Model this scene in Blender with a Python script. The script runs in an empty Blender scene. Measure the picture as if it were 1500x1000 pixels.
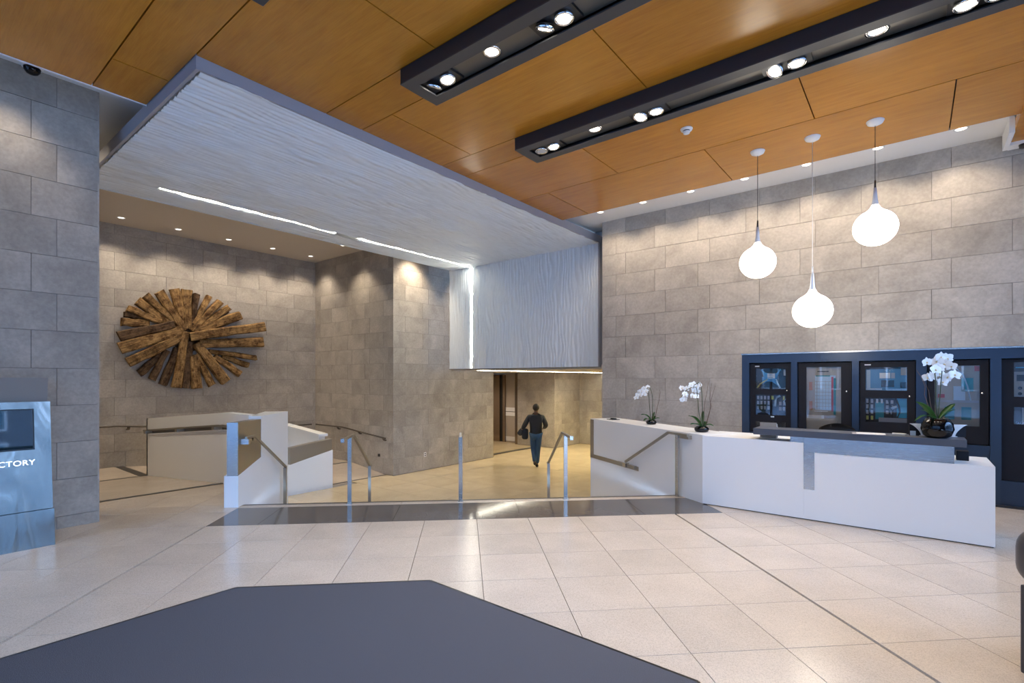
import bpy, bmesh, math, random
from mathutils import Vector, Matrix, noise
random.seed(7)
R = math.radians
C = bpy.context.scene.collection
PI = math.pi

# ------------------------------------------------------------------ camera, world, exposure
TH = R(38.54)                      # camera heading: world axes follow the right wall (x) and the depth of the hall (y)
cd = bpy.data.cameras.new('camera'); cam = bpy.data.objects.new('camera', cd); C.objects.link(cam)
cam.location = (0, 0, 1.65); cam.rotation_euler = (PI/2, 0, TH)
cd.sensor_width = 36; cd.lens = 738.8/1500*36; cd.shift_y = 54.5/1500; cd.clip_start = .05; cd.clip_end = 300
bpy.context.scene.camera = cam
sc = bpy.context.scene
sc.view_settings.view_transform = 'Standard'; sc.view_settings.look = 'None'
sc.view_settings.gamma = 1; sc.view_settings.use_curve_mapping = False
sc.view_settings.exposure = 0.3
SKY = 12.0
w = bpy.data.worlds.new('world'); sc.world = w; w.use_nodes = True
nt = w.node_tree; bg = nt.nodes['Background']
tc = nt.nodes.new('ShaderNodeTexCoord'); sep = nt.nodes.new('ShaderNodeSeparateXYZ'); rp = nt.nodes.new('ShaderNodeValToRGB')
nt.links.new(tc.outputs['Generated'], sep.inputs[0]); nt.links.new(sep.outputs['Z'], rp.inputs[0]); nt.links.new(rp.outputs[0], bg.inputs[0])
rp.color_ramp.elements[0].position = 0.0; rp.color_ramp.elements[0].color = (.45, .67, 1, 1)
rp.color_ramp.elements[1].position = .7; rp.color_ramp.elements[1].color = (.22, .46, 1, 1)
bg.inputs[1].default_value = SKY

# ------------------------------------------------------------------ materials
def mat(name, col, rough=.5, metal=0, spec=.5, emit=None, estr=1, aniso=0, coat=0):
    m = bpy.data.materials.new(name); m.use_nodes = True
    b = m.node_tree.nodes['Principled BSDF']
    b.inputs['Base Color'].default_value = (*col, 1); b.inputs['Roughness'].default_value = rough
    b.inputs['Metallic'].default_value = metal; b.inputs['Specular IOR Level'].default_value = spec
    if aniso: b.inputs['Anisotropic'].default_value = aniso
    if coat: b.inputs['Coat Weight'].default_value = coat; b.inputs['Coat Roughness'].default_value = .05
    if emit: b.inputs['Emission Color'].default_value = (*emit, 1); b.inputs['Emission Strength'].default_value = estr
    return m
def N(m, t, **kw):
    n = m.node_tree.nodes.new(t)
    for k, v in kw.items(): setattr(n, k, v)
    return n
def L(m, a, b): m.node_tree.links.new(a, b)
def bsdf(m): return m.node_tree.nodes['Principled BSDF']
def poscoord(m, scale, randomize=True):
    g = N(m, 'ShaderNodeNewGeometry'); mp = N(m, 'ShaderNodeMapping'); mp.inputs['Scale'].default_value = scale
    L(m, g.outputs['Position'], mp.inputs['Vector'])
    if randomize:
        oi = N(m, 'ShaderNodeObjectInfo'); ml = N(m, 'ShaderNodeMath', operation='MULTIPLY'); ml.inputs[1].default_value = 37
        L(m, oi.outputs['Random'], ml.inputs[0])
        cb = N(m, 'ShaderNodeCombineXYZ')
        for i in range(3): L(m, ml.outputs[0], cb.inputs[i])
        L(m, cb.outputs[0], mp.inputs['Location'])
    return mp.outputs[0]
def noisy(m, vec, scale, detail, c1, c2, p1=.35, p2=.68, rough=.55, dist=0):
    n = N(m, 'ShaderNodeTexNoise'); n.inputs['Scale'].default_value = scale; n.inputs['Detail'].default_value = detail
    n.inputs['Roughness'].default_value = rough; n.inputs['Distortion'].default_value = dist
    L(m, vec, n.inputs['Vector']); r = N(m, 'ShaderNodeValToRGB')
    r.color_ramp.elements[0].position = p1; r.color_ramp.elements[0].color = (*c1, 1)
    r.color_ramp.elements[1].position = p2; r.color_ramp.elements[1].color = (*c2, 1)
    L(m, n.outputs['Fac'], r.inputs[0]); return n, r
def vary(m, colout, lo=.88, hi=1.1):
    oi = N(m, 'ShaderNodeObjectInfo'); mr = N(m, 'ShaderNodeMapRange'); mr.inputs['To Min'].default_value = lo; mr.inputs['To Max'].default_value = hi
    L(m, oi.outputs['Random'], mr.inputs['Value'])
    mx = N(m, 'ShaderNodeVectorMath', operation='SCALE'); L(m, colout, mx.inputs[0]); L(m, mr.outputs[0], mx.inputs['Scale'])
    return mx.outputs[0]
def mul(m, a, b):
    mx = N(m, 'ShaderNodeMix', data_type='RGBA', blend_type='MULTIPLY'); mx.inputs[0].default_value = 1
    L(m, a, mx.inputs[6]); L(m, b, mx.inputs[7]); return mx.outputs[2]
def bump(m, h, strength, dist=.01):
    b = N(m, 'ShaderNodeBump'); b.inputs['Strength'].default_value = strength; b.inputs['Distance'].default_value = dist
    L(m, h, b.inputs['Height']); L(m, b.outputs[0], bsdf(m).inputs['Normal'])

def stone(name, c1, c2, lo=.9, hi=1.08):
    m = mat(name, c1, .5, spec=.35)
    v = poscoord(m, (1, 1, 1)); n, r = noisy(m, v, 1.7, 7, c1, c2, .3, .72, .6, .5)
    v2 = poscoord(m, (1, 1, 1)); n2, r2 = noisy(m, v2, 26, 4, (.86, .86, .86), (1.06, 1.06, 1.06), .3, .7)
    L(m, vary(m, mul(m, r.outputs[0], r2.outputs[0]), lo, hi), bsdf(m).inputs['Base Color'])
    bump(m, n2.outputs['Fac'], .06); return m
M = {}
M['stone'] = stone('grey_stone', (.32, .29, .255), (.51, .47, .415), .95, 1.05)
M['grout'] = mat('dark_joint', (.22, .205, .19), .8)
# terrazzo floor
def terrazzo(name, base, dark, light, rough, lo=.95, hi=1.04):
    m = mat(name, base, rough, spec=.5)
    v = poscoord(m, (1, 1, 1)); n, r = noisy(m, v, 2.0, 3, tuple(c*.93 for c in base), tuple(c*1.05 for c in base))
    vo = N(m, 'ShaderNodeTexVoronoi'); vo.inputs['Scale'].default_value = 210; L(m, v, vo.inputs['Vector'])
    r2 = N(m, 'ShaderNodeValToRGB'); r2.color_ramp.elements[0].color = (*dark, 1); r2.color_ramp.elements[1].color = (*light, 1)
    r2.color_ramp.elements[0].position = .1; r2.color_ramp.elements[1].position = .6
    sp = N(m, 'ShaderNodeSeparateColor'); L(m, vo.outputs['Color'], sp.inputs[0]); L(m, sp.outputs[0], r2.inputs[0])
    L(m, vary(m, mul(m, r.outputs[0], r2.outputs[0]), lo, hi), bsdf(m).inputs['Base Color']); return m
M['terrazzo'] = terrazzo('cream_terrazzo', (.63, .535, .435), (.86, .85, .84), (1.06, 1.055, 1.04), .22)
M['band'] = terrazzo('dark_polished_stone', (.115, .105, .10), (.8, .8, .8), (1.15, 1.15, 1.15), .09, .93, 1.05)
M['nosing'] = mat('dark_nosing', (.06, .055, .05), .4)
# veneer
def veneer():
    m = mat('orange_veneer', (.5, .25, .06), .24, spec=.45)
    v = poscoord(m, (.55, 5, 5)); n, r = noisy(m, v, 3.2, 6, (.44, .172, .014), (.56, .238, .022), .25, .75, .6, .8)
    v2 = poscoord(m, (1.5, 40, 40)); n2, r2 = noisy(m, v2, 3, 3, (.92, .9, .88), (1.05, 1.05, 1.05), .3, .7)
    v3 = poscoord(m, (1, 1, 1)); n3, r3 = noisy(m, v3, 1.1, 4, (.9, .88, .85), (1.06, 1.06, 1.06), .3, .7)
    L(m, vary(m, mul(m, mul(m, r.outputs[0], r2.outputs[0]), r3.outputs[0]), .93, 1.06), bsdf(m).inputs['Base Color'])
    bump(m, n3.outputs['Fac'], .25, .02); return m
M['veneer'] = veneer()
M['ceil_back'] = mat('black_reveal', (.035, .015, .006), .8)
M['white'] = mat('white_paint', (.78, .78, .77), .6, spec=.3)
M['wave'] = mat('sky_tinted_wave_plaster', (.72, .77, .815), .5, spec=.35)  # white plaster with the blue cast of daylight put into its colour
M['fascia'] = mat('grey_fascia', (.34, .34, .37), .5, spec=.4)
M['beige'] = mat('beige_paint', (.60, .54, .47), .7, spec=.2)
M['desk'] = mat('white_solid_surface', (.88, .89, .895), .33, spec=.45)
def steel(name, col, rough, sc_=(1, 1, 60)):
    m = mat(name, col, rough, 1.0)
    v = poscoord(m, sc_, False); n, r = noisy(m, v, 6, 2, (rough*.95,)*3, (rough*1.06,)*3, .3, .7)
    L(m, r.outputs[0], bsdf(m).inputs['Roughness']); return m
M['steel'] = steel('brushed_steel', (.52, .515, .50), .26)
M['bronze'] = steel('warm_steel', (.41, .385, .335), .42)
M['reveal'] = mat('dark_steel_reveal', (.13, .11, .09), .45, .6)
M['stonecap'] = mat('matte_kiosk_cap', (.27, .25, .235), .6)
M['kiosk'] = mat('kiosk_steel', (.30, .29, .265), .20, 1.0)
v = poscoord(M['kiosk'], (2.2, 2.2, .55), False); n, r = noisy(M['kiosk'], v, 2.2, 2, (0, 0, 0), (1, 1, 1), .2, .8, .4, .6)
bump(M['kiosk'], n.outputs['Fac'], .5, .06)
M['dark_metal'] = mat('charcoal_metal', (.013, .015, .021), .42, .0, spec=.6)
M['dark_metal2'] = mat('charcoal_frame', (.055, .055, .057), .45, .1, spec=.5)
M['counter'] = mat('blue_charcoal_counter', (.075, .083, .105), .38)
M['baffle'] = mat('bronze_baffle', (.15, .135, .11), .4, .3)
M['black'] = mat('black_plastic', (.012, .012, .014), .35)
M['gloss_black'] = mat('gloss_black', (.004, .004, .005), .05, spec=.4)
M['niche'] = mat('blue_steel', (.026, .046, .085), .30, .3)
M['cab'] = mat('charcoal_cabinet', (.012, .012, .017), .5, spec=.25)
M['cab_in'] = mat('black_cabinet_face', (.012, .012, .014), .5)
def glass():
    m = bpy.data.materials.new('clear_glass'); m.use_nodes = True; t = m.node_tree
    for n_ in list(t.nodes): t.nodes.remove(n_)
    o = t.nodes.new('ShaderNodeOutputMaterial'); a = t.nodes.new('ShaderNodeBsdfTransparent'); g = t.nodes.new('ShaderNodeBsdfGlossy')
    g.inputs['Roughness'].default_value = .01; fr = t.nodes.new('ShaderNodeFresnel'); fr.inputs[0].default_value = 1.55
    mx = t.nodes.new('ShaderNodeMixShader'); t.links.new(fr.outputs[0], mx.inputs[0]); t.links.new(a.outputs[0], mx.inputs[1])
    t.links.new(g.outputs[0], mx.inputs[2]); t.links.new(mx.outputs[0], o.inputs[0]); return m
M['glass'] = glass()
M['globe'] = mat('lit_opal_glass', (.9, .9, .88), .3, emit=(1, .93, .82), estr=5.5)
M['opal_neck'] = mat('opal_glass_neck', (.62, .68, .78), .25)
M['slot'] = mat('lit_slot_diffuser', (.9, .9, .85), .5, emit=(1, .95, .80), estr=20)
M['lamp'] = mat('lit_lamp_face', (.9, .9, .9), .3, emit=(1, .92, .80), estr=22)
M['lamp_soft'] = mat('lit_downlight_face', (.9, .9, .9), .3, emit=(1, .93, .84), estr=3.0)
M['reflector'] = mat('chrome_reflector', (.8, .8, .8), .12, 1)
M['carpet'] = mat('charcoal_carpet', (.06, .06, .068), .95, spec=.1)
m = M['carpet']; v = poscoord(m, (1, 1, 1), False); n, r = noisy(m, v, 330, 2, (.04, .041, .05), (.17, .172, .195), .3, .72)
L(m, r.outputs[0], bsdf(m).inputs['Base Color']); bump(m, n.outputs['Fac'], .6, .004)
def timber(name, c1, c2):
    m = mat(name, c1, .75, spec=.2)
    tcn = N(m, 'ShaderNodeTexCoord'); oi = N(m, 'ShaderNodeObjectInfo'); ad = N(m, 'ShaderNodeVectorMath', operation='ADD')
    cb = N(m, 'ShaderNodeCombineXYZ'); ml = N(m, 'ShaderNodeMath', operation='MULTIPLY'); ml.inputs[1].default_value = 50
    L(m, oi.outputs['Random'], ml.inputs[0])
    for i in range(3): L(m, ml.outputs[0], cb.inputs[i])
    L(m, tcn.outputs['Object'], ad.inputs[0]); L(m, cb.outputs[0], ad.inputs[1])
    mp = N(m, 'ShaderNodeMapping'); mp.inputs['Scale'].default_value = (1.2, 9, 9); L(m, ad.outputs[0], mp.inputs[0])
    n, r = noisy(m, mp.outputs[0], 2.5, 8, c1, c2, .35, .62, .68, 1.2)
    n2, r2 = noisy(m, ad.outputs[0], 6, 7, (.28, .21, .16), (1.05, 1.05, 1.05), .38, .56, .72)
    L(m, vary(m, mul(m, r.outputs[0], r2.outputs[0]), .75, 1.15), bsdf(m).inputs['Base Color'])
    bump(m, n.outputs['Fac'], .8, .02); return m
M['timber'] = timber('weathered_timber', (.13, .075, .032), (.47, .285, .115))
M['timber_dark'] = timber('dark_weathered_timber', (.06, .038, .024), (.20, .12, .065))
M['leaf'] = mat('orchid_leaf', (.05, .17, .035), .35)
M['stem'] = mat('orchid_stem', (.05, .07, .03), .6)
M['twig'] = mat('dry_twig', (.13, .08, .06), .8)
M['petal'] = mat('white_petal', (.85, .85, .83), .5); bsdf(M['petal']).inputs['Subsurface Weight'].default_value = .0
M['petal_c'] = mat('petal_centre', (.75, .60, .35), .5)
M['paper'] = mat('paper', (.75, .75, .74), .7)
M['beigeplate'] = mat('beige_plate', (.42, .37, .31), .55)
M['cable_blue'] = mat('blue_cable', (.10, .32, .60), .4)
M['cable_lt'] = mat('pale_cable', (.55, .68, .80), .4)
M['cable_yl'] = mat('yellow_cable', (.55, .5, .15), .4)
M['module'] = mat('grey_module', (.42, .40, .42), .5)
M['module_y'] = mat('yellow_module', (.62, .60, .15), .5)
M['red'] = mat('red_print', (.5, .05, .06), .5); M['teal'] = mat('teal_print', (.03, .26, .30), .5); M['orange'] = mat('orange_print', (.45, .18, .07), .5)
M['blueboard'] = mat('blue_board', (.09, .25, .42), .4)
M['cyan'] = mat('cyan_sheet', (.05, .42, .62), .4)
M['skin'] = mat('skin', (.20, .11, .075), .5); M['hair'] = mat('black_hair', (.012, .010, .010), .6)
M['jacket'] = mat('navy_black_jacket', (.018, .022, .032), .7); M['jeans'] = mat('blue_denim', (.03, .085, .19), .8)
M['shoe'] = mat('black_shoe', (.01, .01, .01), .4)
M['leather'] = mat('charcoal_leather', (.05, .048, .055), .38); M['sofa_base'] = mat('dark_sofa_base', (.05, .045, .045), .6)
M['screen'] = mat('dark_screen_glass', (.006, .02, .03), .03, spec=.9)
M['letter'] = mat('white_lettering', (.9, .9, .95), .4, emit=(.9, .93, 1), estr=1.3)
M['dkslot'] = mat('dark_gap', (.01, .01, .01), .6)
M['elev'] = steel('elevator_steel', (.36, .30, .25), .22)
M['facade'] = mat('far_pale_stone', (.15, .155, .17), .8); M['facade_win'] = mat('far_window_glass', (.03, .12, .16), .1)
M['asphalt'] = mat('street_paving', (.2, .2, .21), .85)

# ------------------------------------------------------------------ helpers
CHILD = {}
def link(o, parent=None):
    C.objects.link(o)
    if parent is not None: o.parent = parent
    return o
def bm_obj(name, bm, m, parent=None, smooth=False):
    me = bpy.data.meshes.new(name); bm.normal_update(); bm.to_mesh(me); bm.free()
    if m is not None: me.materials.append(m)
    if smooth:
        for p in me.polygons: p.use_smooth = True
    return link(bpy.data.objects.new(name, me), parent)
def tag(o, label=None, cat=None, group=None, kind=None):
    if label: o['label'] = label
    if cat: o['category'] = cat
    if group: o['group'] = group
    if kind: o['kind'] = kind
    return o
def empty(name, loc=(0, 0, 0), rz=0, label=None, cat=None, group=None, kind=None):
    o = bpy.data.objects.new(name, None); C.objects.link(o); o.location = loc; o.rotation_euler = (0, 0, rz); o.empty_display_size = .1
    return tag(o, label, cat, group, kind)
def copy_tree(o, parent=None):
    c = o.copy(); C.objects.link(c)
    if parent is not None: c.parent = parent
    for ch in list(o.children): copy_tree(ch, c)
    return c
def bx(bm, x0, x1, y0, y1, z0, z1, mtx=None):
    vs = [bm.verts.new((x, y, z)) for z in (z0, z1) for x, y in ((x0, y0), (x1, y0), (x1, y1), (x0, y1))]
    for f in ((3, 2, 1, 0), (4, 5, 6, 7), (0, 1, 5, 4), (1, 2, 6, 5), (2, 3, 7, 6), (3, 0, 4, 7)): bm.faces.new([vs[i] for i in f])
    if mtx is not None:
        for q in vs: q.co = mtx @ q.co
    return vs
def box(name, x0, x1, y0, y1, z0, z1, m, parent=None, bev=0, mtx=None):
    bm = bmesh.new(); bx(bm, min(x0, x1), max(x0, x1), min(y0, y1), max(y0, y1), min(z0, z1), max(z0, z1), mtx)
    if bev: bmesh.ops.bevel(bm, geom=bm.edges[:], offset=bev, segments=2, profile=.6, affect='EDGES')
    return bm_obj(name, bm, m, parent)
def prism(name, poly, z0, z1, m, parent=None, mtx=None, bev=0):
    """poly: list of (x,y), extruded z0..z1 (z may be per vertex lists)"""
    bm = bmesh.new(); n = len(poly)
    zb = z0 if isinstance(z0, (list, tuple)) else [z0]*n; zt = z1 if isinstance(z1, (list, tuple)) else [z1]*n
    lo = [bm.verts.new((p[0], p[1], zb[i])) for i, p in enumerate(poly)]; hi = [bm.verts.new((p[0], p[1], zt[i])) for i, p in enumerate(poly)]
    bm.faces.new(lo[::-1]); bm.faces.new(hi)
    for i in range(n): bm.faces.new([lo[i], lo[(i+1) % n], hi[(i+1) % n], hi[i]])
    if mtx is not None:
        for q in bm.verts: q.co = mtx @ q.co
    bmesh.ops.recalc_face_normals(bm, faces=bm.faces[:])
    if bev: bmesh.ops.bevel(bm, geom=bm.edges[:], offset=bev, segments=2, profile=.6, affect='EDGES')
    return bm_obj(name, bm, m, parent)
def tube(bm, pts, rad, seg=8, cap=True):
    pts = [Vector(p) for p in pts]; rs = rad if isinstance(rad, (list, tuple)) else [rad]*len(pts); rings = []
    for i, p in enumerate(pts):
        d = (pts[min(i+1, len(pts)-1)] - pts[max(i-1, 0)]).normalized()
        up = Vector((0, 0, 1)) if abs(d.z) < .95 else Vector((1, 0, 0))
        s_ = d.cross(up).normalized(); t_ = s_.cross(d)
        rings.append([bm.verts.new(p + (s_*math.cos(2*PI*k/seg) + t_*math.sin(2*PI*k/seg))*rs[i]) for k in range(seg)])
    for i in range(len(rings)-1):
        for k in range(seg): bm.faces.new([rings[i][k], rings[i][(k+1) % seg], rings[i+1][(k+1) % seg], rings[i+1][k]])
    if cap:
        bm.faces.new(rings[0][::-1]); bm.faces.new(rings[-1])
    bmesh.ops.recalc_face_normals(bm, faces=bm.faces[:])
def bar(bm, pts, wd, ht):
    """rectangular bar swept along pts"""
    pts = [Vector(p) for p in pts]; rings = []
    for i, p in enumerate(pts):
        d = (pts[min(i+1, len(pts)-1)] - pts[max(i-1, 0)]).normalized()
        s_ = d.cross(Vector((0, 0, 1))).normalized(); t_ = s_.cross(d)
        rings.append([bm.verts.new(p + s_*a*wd/2 + t_*b*ht/2) for a, b in ((-1, -1), (1, -1), (1, 1), (-1, 1))])
    for i in range(len(rings)-1):
        for k in range(4): bm.faces.new([rings[i][k], rings[i][(k+1) % 4], rings[i+1][(k+1) % 4], rings[i+1][k]])
    bm.faces.new(rings[0][::-1]); bm.faces.new(rings[-1]); bmesh.ops.recalc_face_normals(bm, faces=bm.faces[:])
def lathe(bm, prof, seg=32, mtx=None):
    rings = []
    for r_, z_ in prof:
        if r_ < 1e-5: rings.append([bm.verts.new((0, 0, z_))])
        else: rings.append([bm.verts.new((r_*math.cos(2*PI*k/seg), r_*math.sin(2*PI*k/seg), z_)) for k in range(seg)])
    for a, b in zip(rings, rings[1:]):
        for k in range(seg):
            k2 = (k+1) % seg
            if len(a) == 1 and len(b) == 1: continue
            if len(a) == 1: bm.faces.new([a[0], b[k2], b[k]])
            elif len(b) == 1: bm.faces.new([a[k], a[k2], b[0]])
            else: bm.faces.new([a[k], a[k2], b[k2], b[k]])
    bmesh.ops.recalc_face_normals(bm, faces=bm.faces[:])
    if mtx is not None:
        for q in bm.verts: q.co = mtx @ q.co
def lathe_obj(name, prof, m, parent=None, seg=32, loc=(0, 0, 0), smooth=True):
    bm = bmesh.new(); lathe(bm, prof, seg, Matrix.Translation(loc)); return bm_obj(name, bm, m, parent, smooth)
def tube_obj(name, pts, rad, m, parent=None, seg=8, smooth=True):
    bm = bmesh.new(); tube(bm, pts, rad, seg); return bm_obj(name, bm, m, parent, smooth)
def struct(o): o['kind'] = 'structure'; return o
def light(parent, loc, power, kind='SPOT', target=(0, 0, -1), angle=90, blend=.6, col=(1, .80, .58), rad=.05):
    l = bpy.data.lights.new('lamp_light', kind); l.energy = power; l.color = col; l.shadow_soft_size = rad
    if kind == 'SPOT': l.spot_size = R(angle); l.spot_blend = blend
    o = bpy.data.objects.new('lamp_light', l); C.objects.link(o); o.parent = parent; o.location = loc
    o.rotation_euler = Vector(target).to_track_quat('-Z', 'Y').to_euler(); return o
# floor grid (u across the steps, v towards the steps), rotated 43.95 degrees in the plan
FA = R(43.95)
FM = Matrix.Rotation(FA, 4, 'Z')
def FW(u, v, z=0.0): return FM @ Vector((u, v, z))
def clip(poly, f):
    out = []
    for i, p in enumerate(poly):
        q = poly[(i+1) % len(poly)]; a, b = f(p), f(q)
        if a >= 0: out.append(p)
        if (a >= 0) != (b >= 0):
            t = a/(a-b); out.append((p[0]+(q[0]-p[0])*t, p[1]+(q[1]-p[1])*t))
    return out
def area(p): return abs(sum(p[i][0]*p[(i+1) % len(p)][1]-p[(i+1) % len(p)][0]*p[i][1] for i in range(len(p))))/2
TILE = {}
def tile_mesh(w_, h_, t_, m, name):
    k = (round(w_, 3), round(h_, 3), round(t_, 3), m.name)
    if k not in TILE:
        bm = bmesh.new(); bx(bm, 0, k[0], -t_, 0, 0, k[1]); me = bpy.data.meshes.new(name); bm.to_mesh(me); bm.free(); me.materials.append(m); TILE[k] = me
    return TILE[k]
def tile_wall(parent, org, ang, s0, s1, z0, z1, m, off=0.0, pw=.79, ph=.404, zb=.04, gap=.005, holes=(), t_=.012):
    """stone tiles hung on a wall: running along direction ang from org; the face looks to the right-hand side (-y of the local frame)"""
    rz = Matrix.Rotation(ang, 4, 'Z'); i0 = math.floor((z0-zb)/ph)
    r_ = i0
    while zb + r_*ph < z1 - .01:
        za, zc = max(z0, zb+r_*ph+gap/2), min(z1, zb+(r_+1)*ph-gap/2)
        o_ = off + (.205 if r_ % 2 else 0); k = math.floor((s0-o_)/pw)
        while o_ + k*pw < s1 - .01:
            segs = [(max(s0, o_+k*pw+gap/2), min(s1, o_+(k+1)*pw-gap/2), za, zc)]
            for (ha, hb, hz0, hz1) in holes:
                ns = []
                for (a, b, c, d) in segs:
                    if b <= ha or a >= hb or d <= hz0 or c >= hz1: ns.append((a, b, c, d)); continue
                    if a < ha: ns.append((a, ha, c, d))
                    if b > hb: ns.append((hb, b, c, d))
                    a2, b2 = max(a, ha), min(b, hb)
                    if d > hz1: ns.append((a2, b2, hz1, d))
                    if c < hz0: ns.append((a2, b2, c, hz0))
                segs = ns
            for (a, b, c, d) in segs:
                if b-a < .02 or d-c < .02: continue
                o = bpy.data.objects.new('stone_tile', tile_mesh(b-a, d-c, t_, m, 'stone_tile')); link(o, parent)
                p = Vector(org) + rz @ Vector((a, 0, 0)); o.location = (p.x, p.y, c); o.rotation_euler = (0, 0, ang)
            k += 1
        r_ += 1

# ------------------------------------------------------------------ FLOORS
EDGE = 6.90                                                     # v of the top nosing
RB = 8.97                                                       # right wall plane (y)
def world_uv(x, y): p = FM.inverted() @ Vector((x, y, 0)); return p.x, p.y
SX = lambda X, Y: (X*math.cos(TH)-Y*math.sin(TH), X*math.sin(TH)+Y*math.cos(TH))    # metres right / ahead of the camera -> plan
W0 = Vector((*SX(2.523, 6.68), 0)); W1 = Vector((*SX(1.478, 9.494), 0)); WD = (W1-W0).normalized(); WN = Vector((WD.y, -WD.x, 0))
floor = struct(box('floor', -8.54, 3.4, -3.4, .2, -.05, -.021, M['terrazzo']))
def half_planes_world(poly):
    # tiles stay inside the hall
    for f in (lambda p: FW(*p).x + 8.54, lambda p: 3.4 - FW(*p).x, lambda p: RB - FW(*p).y, lambda p: FW(*p).y + 3.3):
        poly = clip(poly, f)
        if len(poly) < 3: return []
    return poly
def floor_piece(poly, m, name, zt=0.0, t_=.02):
    poly = half_planes_world(poly)
    if len(poly) < 3 or area(poly) < .0008: return
    cx = sum(p[0] for p in poly)/len(poly); cy = sum(p[1] for p in poly)/len(poly)
    o = prism(name, [(p[0]-cx, p[1]-cy) for p in poly], -t_, 0, m, floor)
    q = FW(cx, cy, zt); o.location = q; o.rotation_euler = (0, 0, FA)
PU, U0, V0, G = .605, .147, 5.94, .005
def frect(a, b, c, d, g=G): return [(a+g/2, c+g/2), (b-g/2, c+g/2), (b-g/2, d-g/2), (a+g/2, d-g/2)]
bm = bmesh.new(); bx(bm, 0, PU-G, 0, PU-G, -.02, 0); FULL = bpy.data.meshes.new('floor_tile'); bm.to_mesh(FULL); bm.free(); FULL.materials.append(M['terrazzo'])
def full_or_clip(a, b, c, d):
    pl = frect(a, b, c, d); q = half_planes_world(pl)
    if len(q) < 3: return
    if abs(area(q)-area(pl)) < 1e-5 and abs(b-a-PU) < 1e-4 and abs(d-c-PU) < 1e-4:
        o = link(bpy.data.objects.new('floor_tile', FULL), floor); o.location = FW(a+G/2, c+G/2, 0); o.rotation_euler = (0, 0, FA)
    else: floor_piece(pl, M['terrazzo'], 'floor_tile')
right_of_wing = lambda p: (FW(*p)-W0).dot(WN) - .05
for i in range(-14, 12):
    a = U0 + i*PU; b = a + PU
    # wide expansion joints next to the steps at i=-5 (left) and i=4 (right)
    ga = .010 if i in (-5, 4) else 0; gb = .010 if i in (-6, 3) else 0
    for j in range(-11, 0):
        c = V0 + j*PU; d = c + PU
        if d < .9: continue
        if ga or gb: floor_piece(frect(a+ga, b-gb, c, d), M['terrazzo'], 'floor_tile')
        else: full_or_clip(a, b, c, d)
    c, d = V0, V0 + PU
    if b <= -2.85 or a >= 3.0:                                   # beside the dark band
        full_or_clip(a, b, c, d); floor_piece(frect(a, b, d, EDGE), M['terrazzo'], 'floor_tile')
    if a < -3.05:                                                # landing left of the step side wall
        for k in range(0, 5):
            pl = clip(clip(frect(a, min(b, -3.05), EDGE+k*PU, EDGE+(k+1)*PU), lambda p: 3.40 - FW(*p).y), lambda p: -2.99-p[0])
            if len(pl) > 2: floor_piece(pl, M['terrazzo'], 'floor_tile')
    for k in range(0, 5):                                       # floor behind the desk
        c = EDGE + k*PU; d = c+PU
        pl = clip(frect(a, b, c, d), right_of_wing)
        pl = clip(pl, lambda p: 2.95-(FW(*p)-W0).dot(WD)) if len(pl) > 2 else pl
        if len(pl) > 2 and a > -.5: floor_piece(pl, M['terrazzo'], 'floor_tile')
band_us = [-2.878, -2.33, -.83, .68, 2.19, 3.17]
for a, b in zip(band_us, band_us[1:]):
    floor_piece(frect(a, b, 5.94, 6.735), M['band'], 'band_stone')
    floor_piece(frect(a, b, 6.735, 6.865), M['terrazzo'], 'floor_tile')
floor_piece([(-2.878, 6.865), (3.17, 6.865), (3.17, EDGE+.02), (-2.878, EDGE+.02)], M['nosing'], 'nosing_strip')
# dark backing under the tiles
prism('floor_bed', [tuple(FW(-9, .2).xy), tuple(FW(8.5, .2).xy), tuple(FW(8.5, EDGE).xy), tuple(FW(-9, EDGE).xy)], -.06, -.022, M['grout'], floor)
prism('floor_bed', [tuple((W0+WN*.06).xy), tuple((W0+WN*4).xy), tuple((W1+WN*4).xy), tuple((W1+WN*.06).xy)], -.065, -.023, M['grout'], floor)
# staircase down to the lower hall
ZL = -.80
st = empty('staircase', FW(0, EDGE, ZL), FA, 'pale stone steps going down from the dark polished band', 'staircase')
for k in range(4):
    zt = -.16*(k+1)
    ue = min(world_uv(*(W0+WD*q_).xy)[0] for q_ in [((EDGE+.30*k+dv-world_uv(*W0.xy)[1])/(world_uv(*(W0+WD).xy)[1]-world_uv(*W0.xy)[1])) for dv in (0, .34)]) - .005
    box('step', -2.87, ue, .30*k-.0, .30*k+.33, -.02 if k == 3 else zt-ZL-.17, zt-ZL, M['terrazzo'], st)
    box('tread_nosing', -2.87, ue, .30*k+.29, .30*k+.335, zt-ZL-.02, zt-ZL+.002, M['nosing'], st)
# lower hall
fl2 = struct(box('floor', -13.9, -2.0, 4.4, 18.2, ZL-.05, ZL-.022, M['grout']))
T2 = .91
bm = bmesh.new(); bx(bm, 0, T2-.005, 0, T2-.005, -.02, 0); LOW = bpy.data.meshes.new('floor_tile'); bm.to_mesh(LOW); bm.free()
M['terrazzo_low'] = terrazzo('tan_terrazzo', (.62, .52, .36), (.82, .8, .78), (1.06, 1.05, 1.03), .20)
LOW.materials.append(M['terrazzo_low'])
for i in range(0, 13):
    for j in range(0, 16):
        x, y = -13.86+i*T2, 4.42+j*T2*.95
        if FW_v := world_uv(x+T2/2, y+T2/2):
            if FW_v[1] < EDGE+.6 or x > -2.6: continue
        if y < 6.5 and x < -10.5: continue
        o = link(bpy.data.objects.new('floor_tile', LOW), fl2); o.location = (x, y, ZL); o.scale = (1, .95, 1)
for y0, y1, x in ((6.45, 8.05, -10.55),):
    box('inlay_strip', x-.05, x+.03, y0, y1, ZL-.01, ZL+.004, M['nosing'], fl2)

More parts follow.
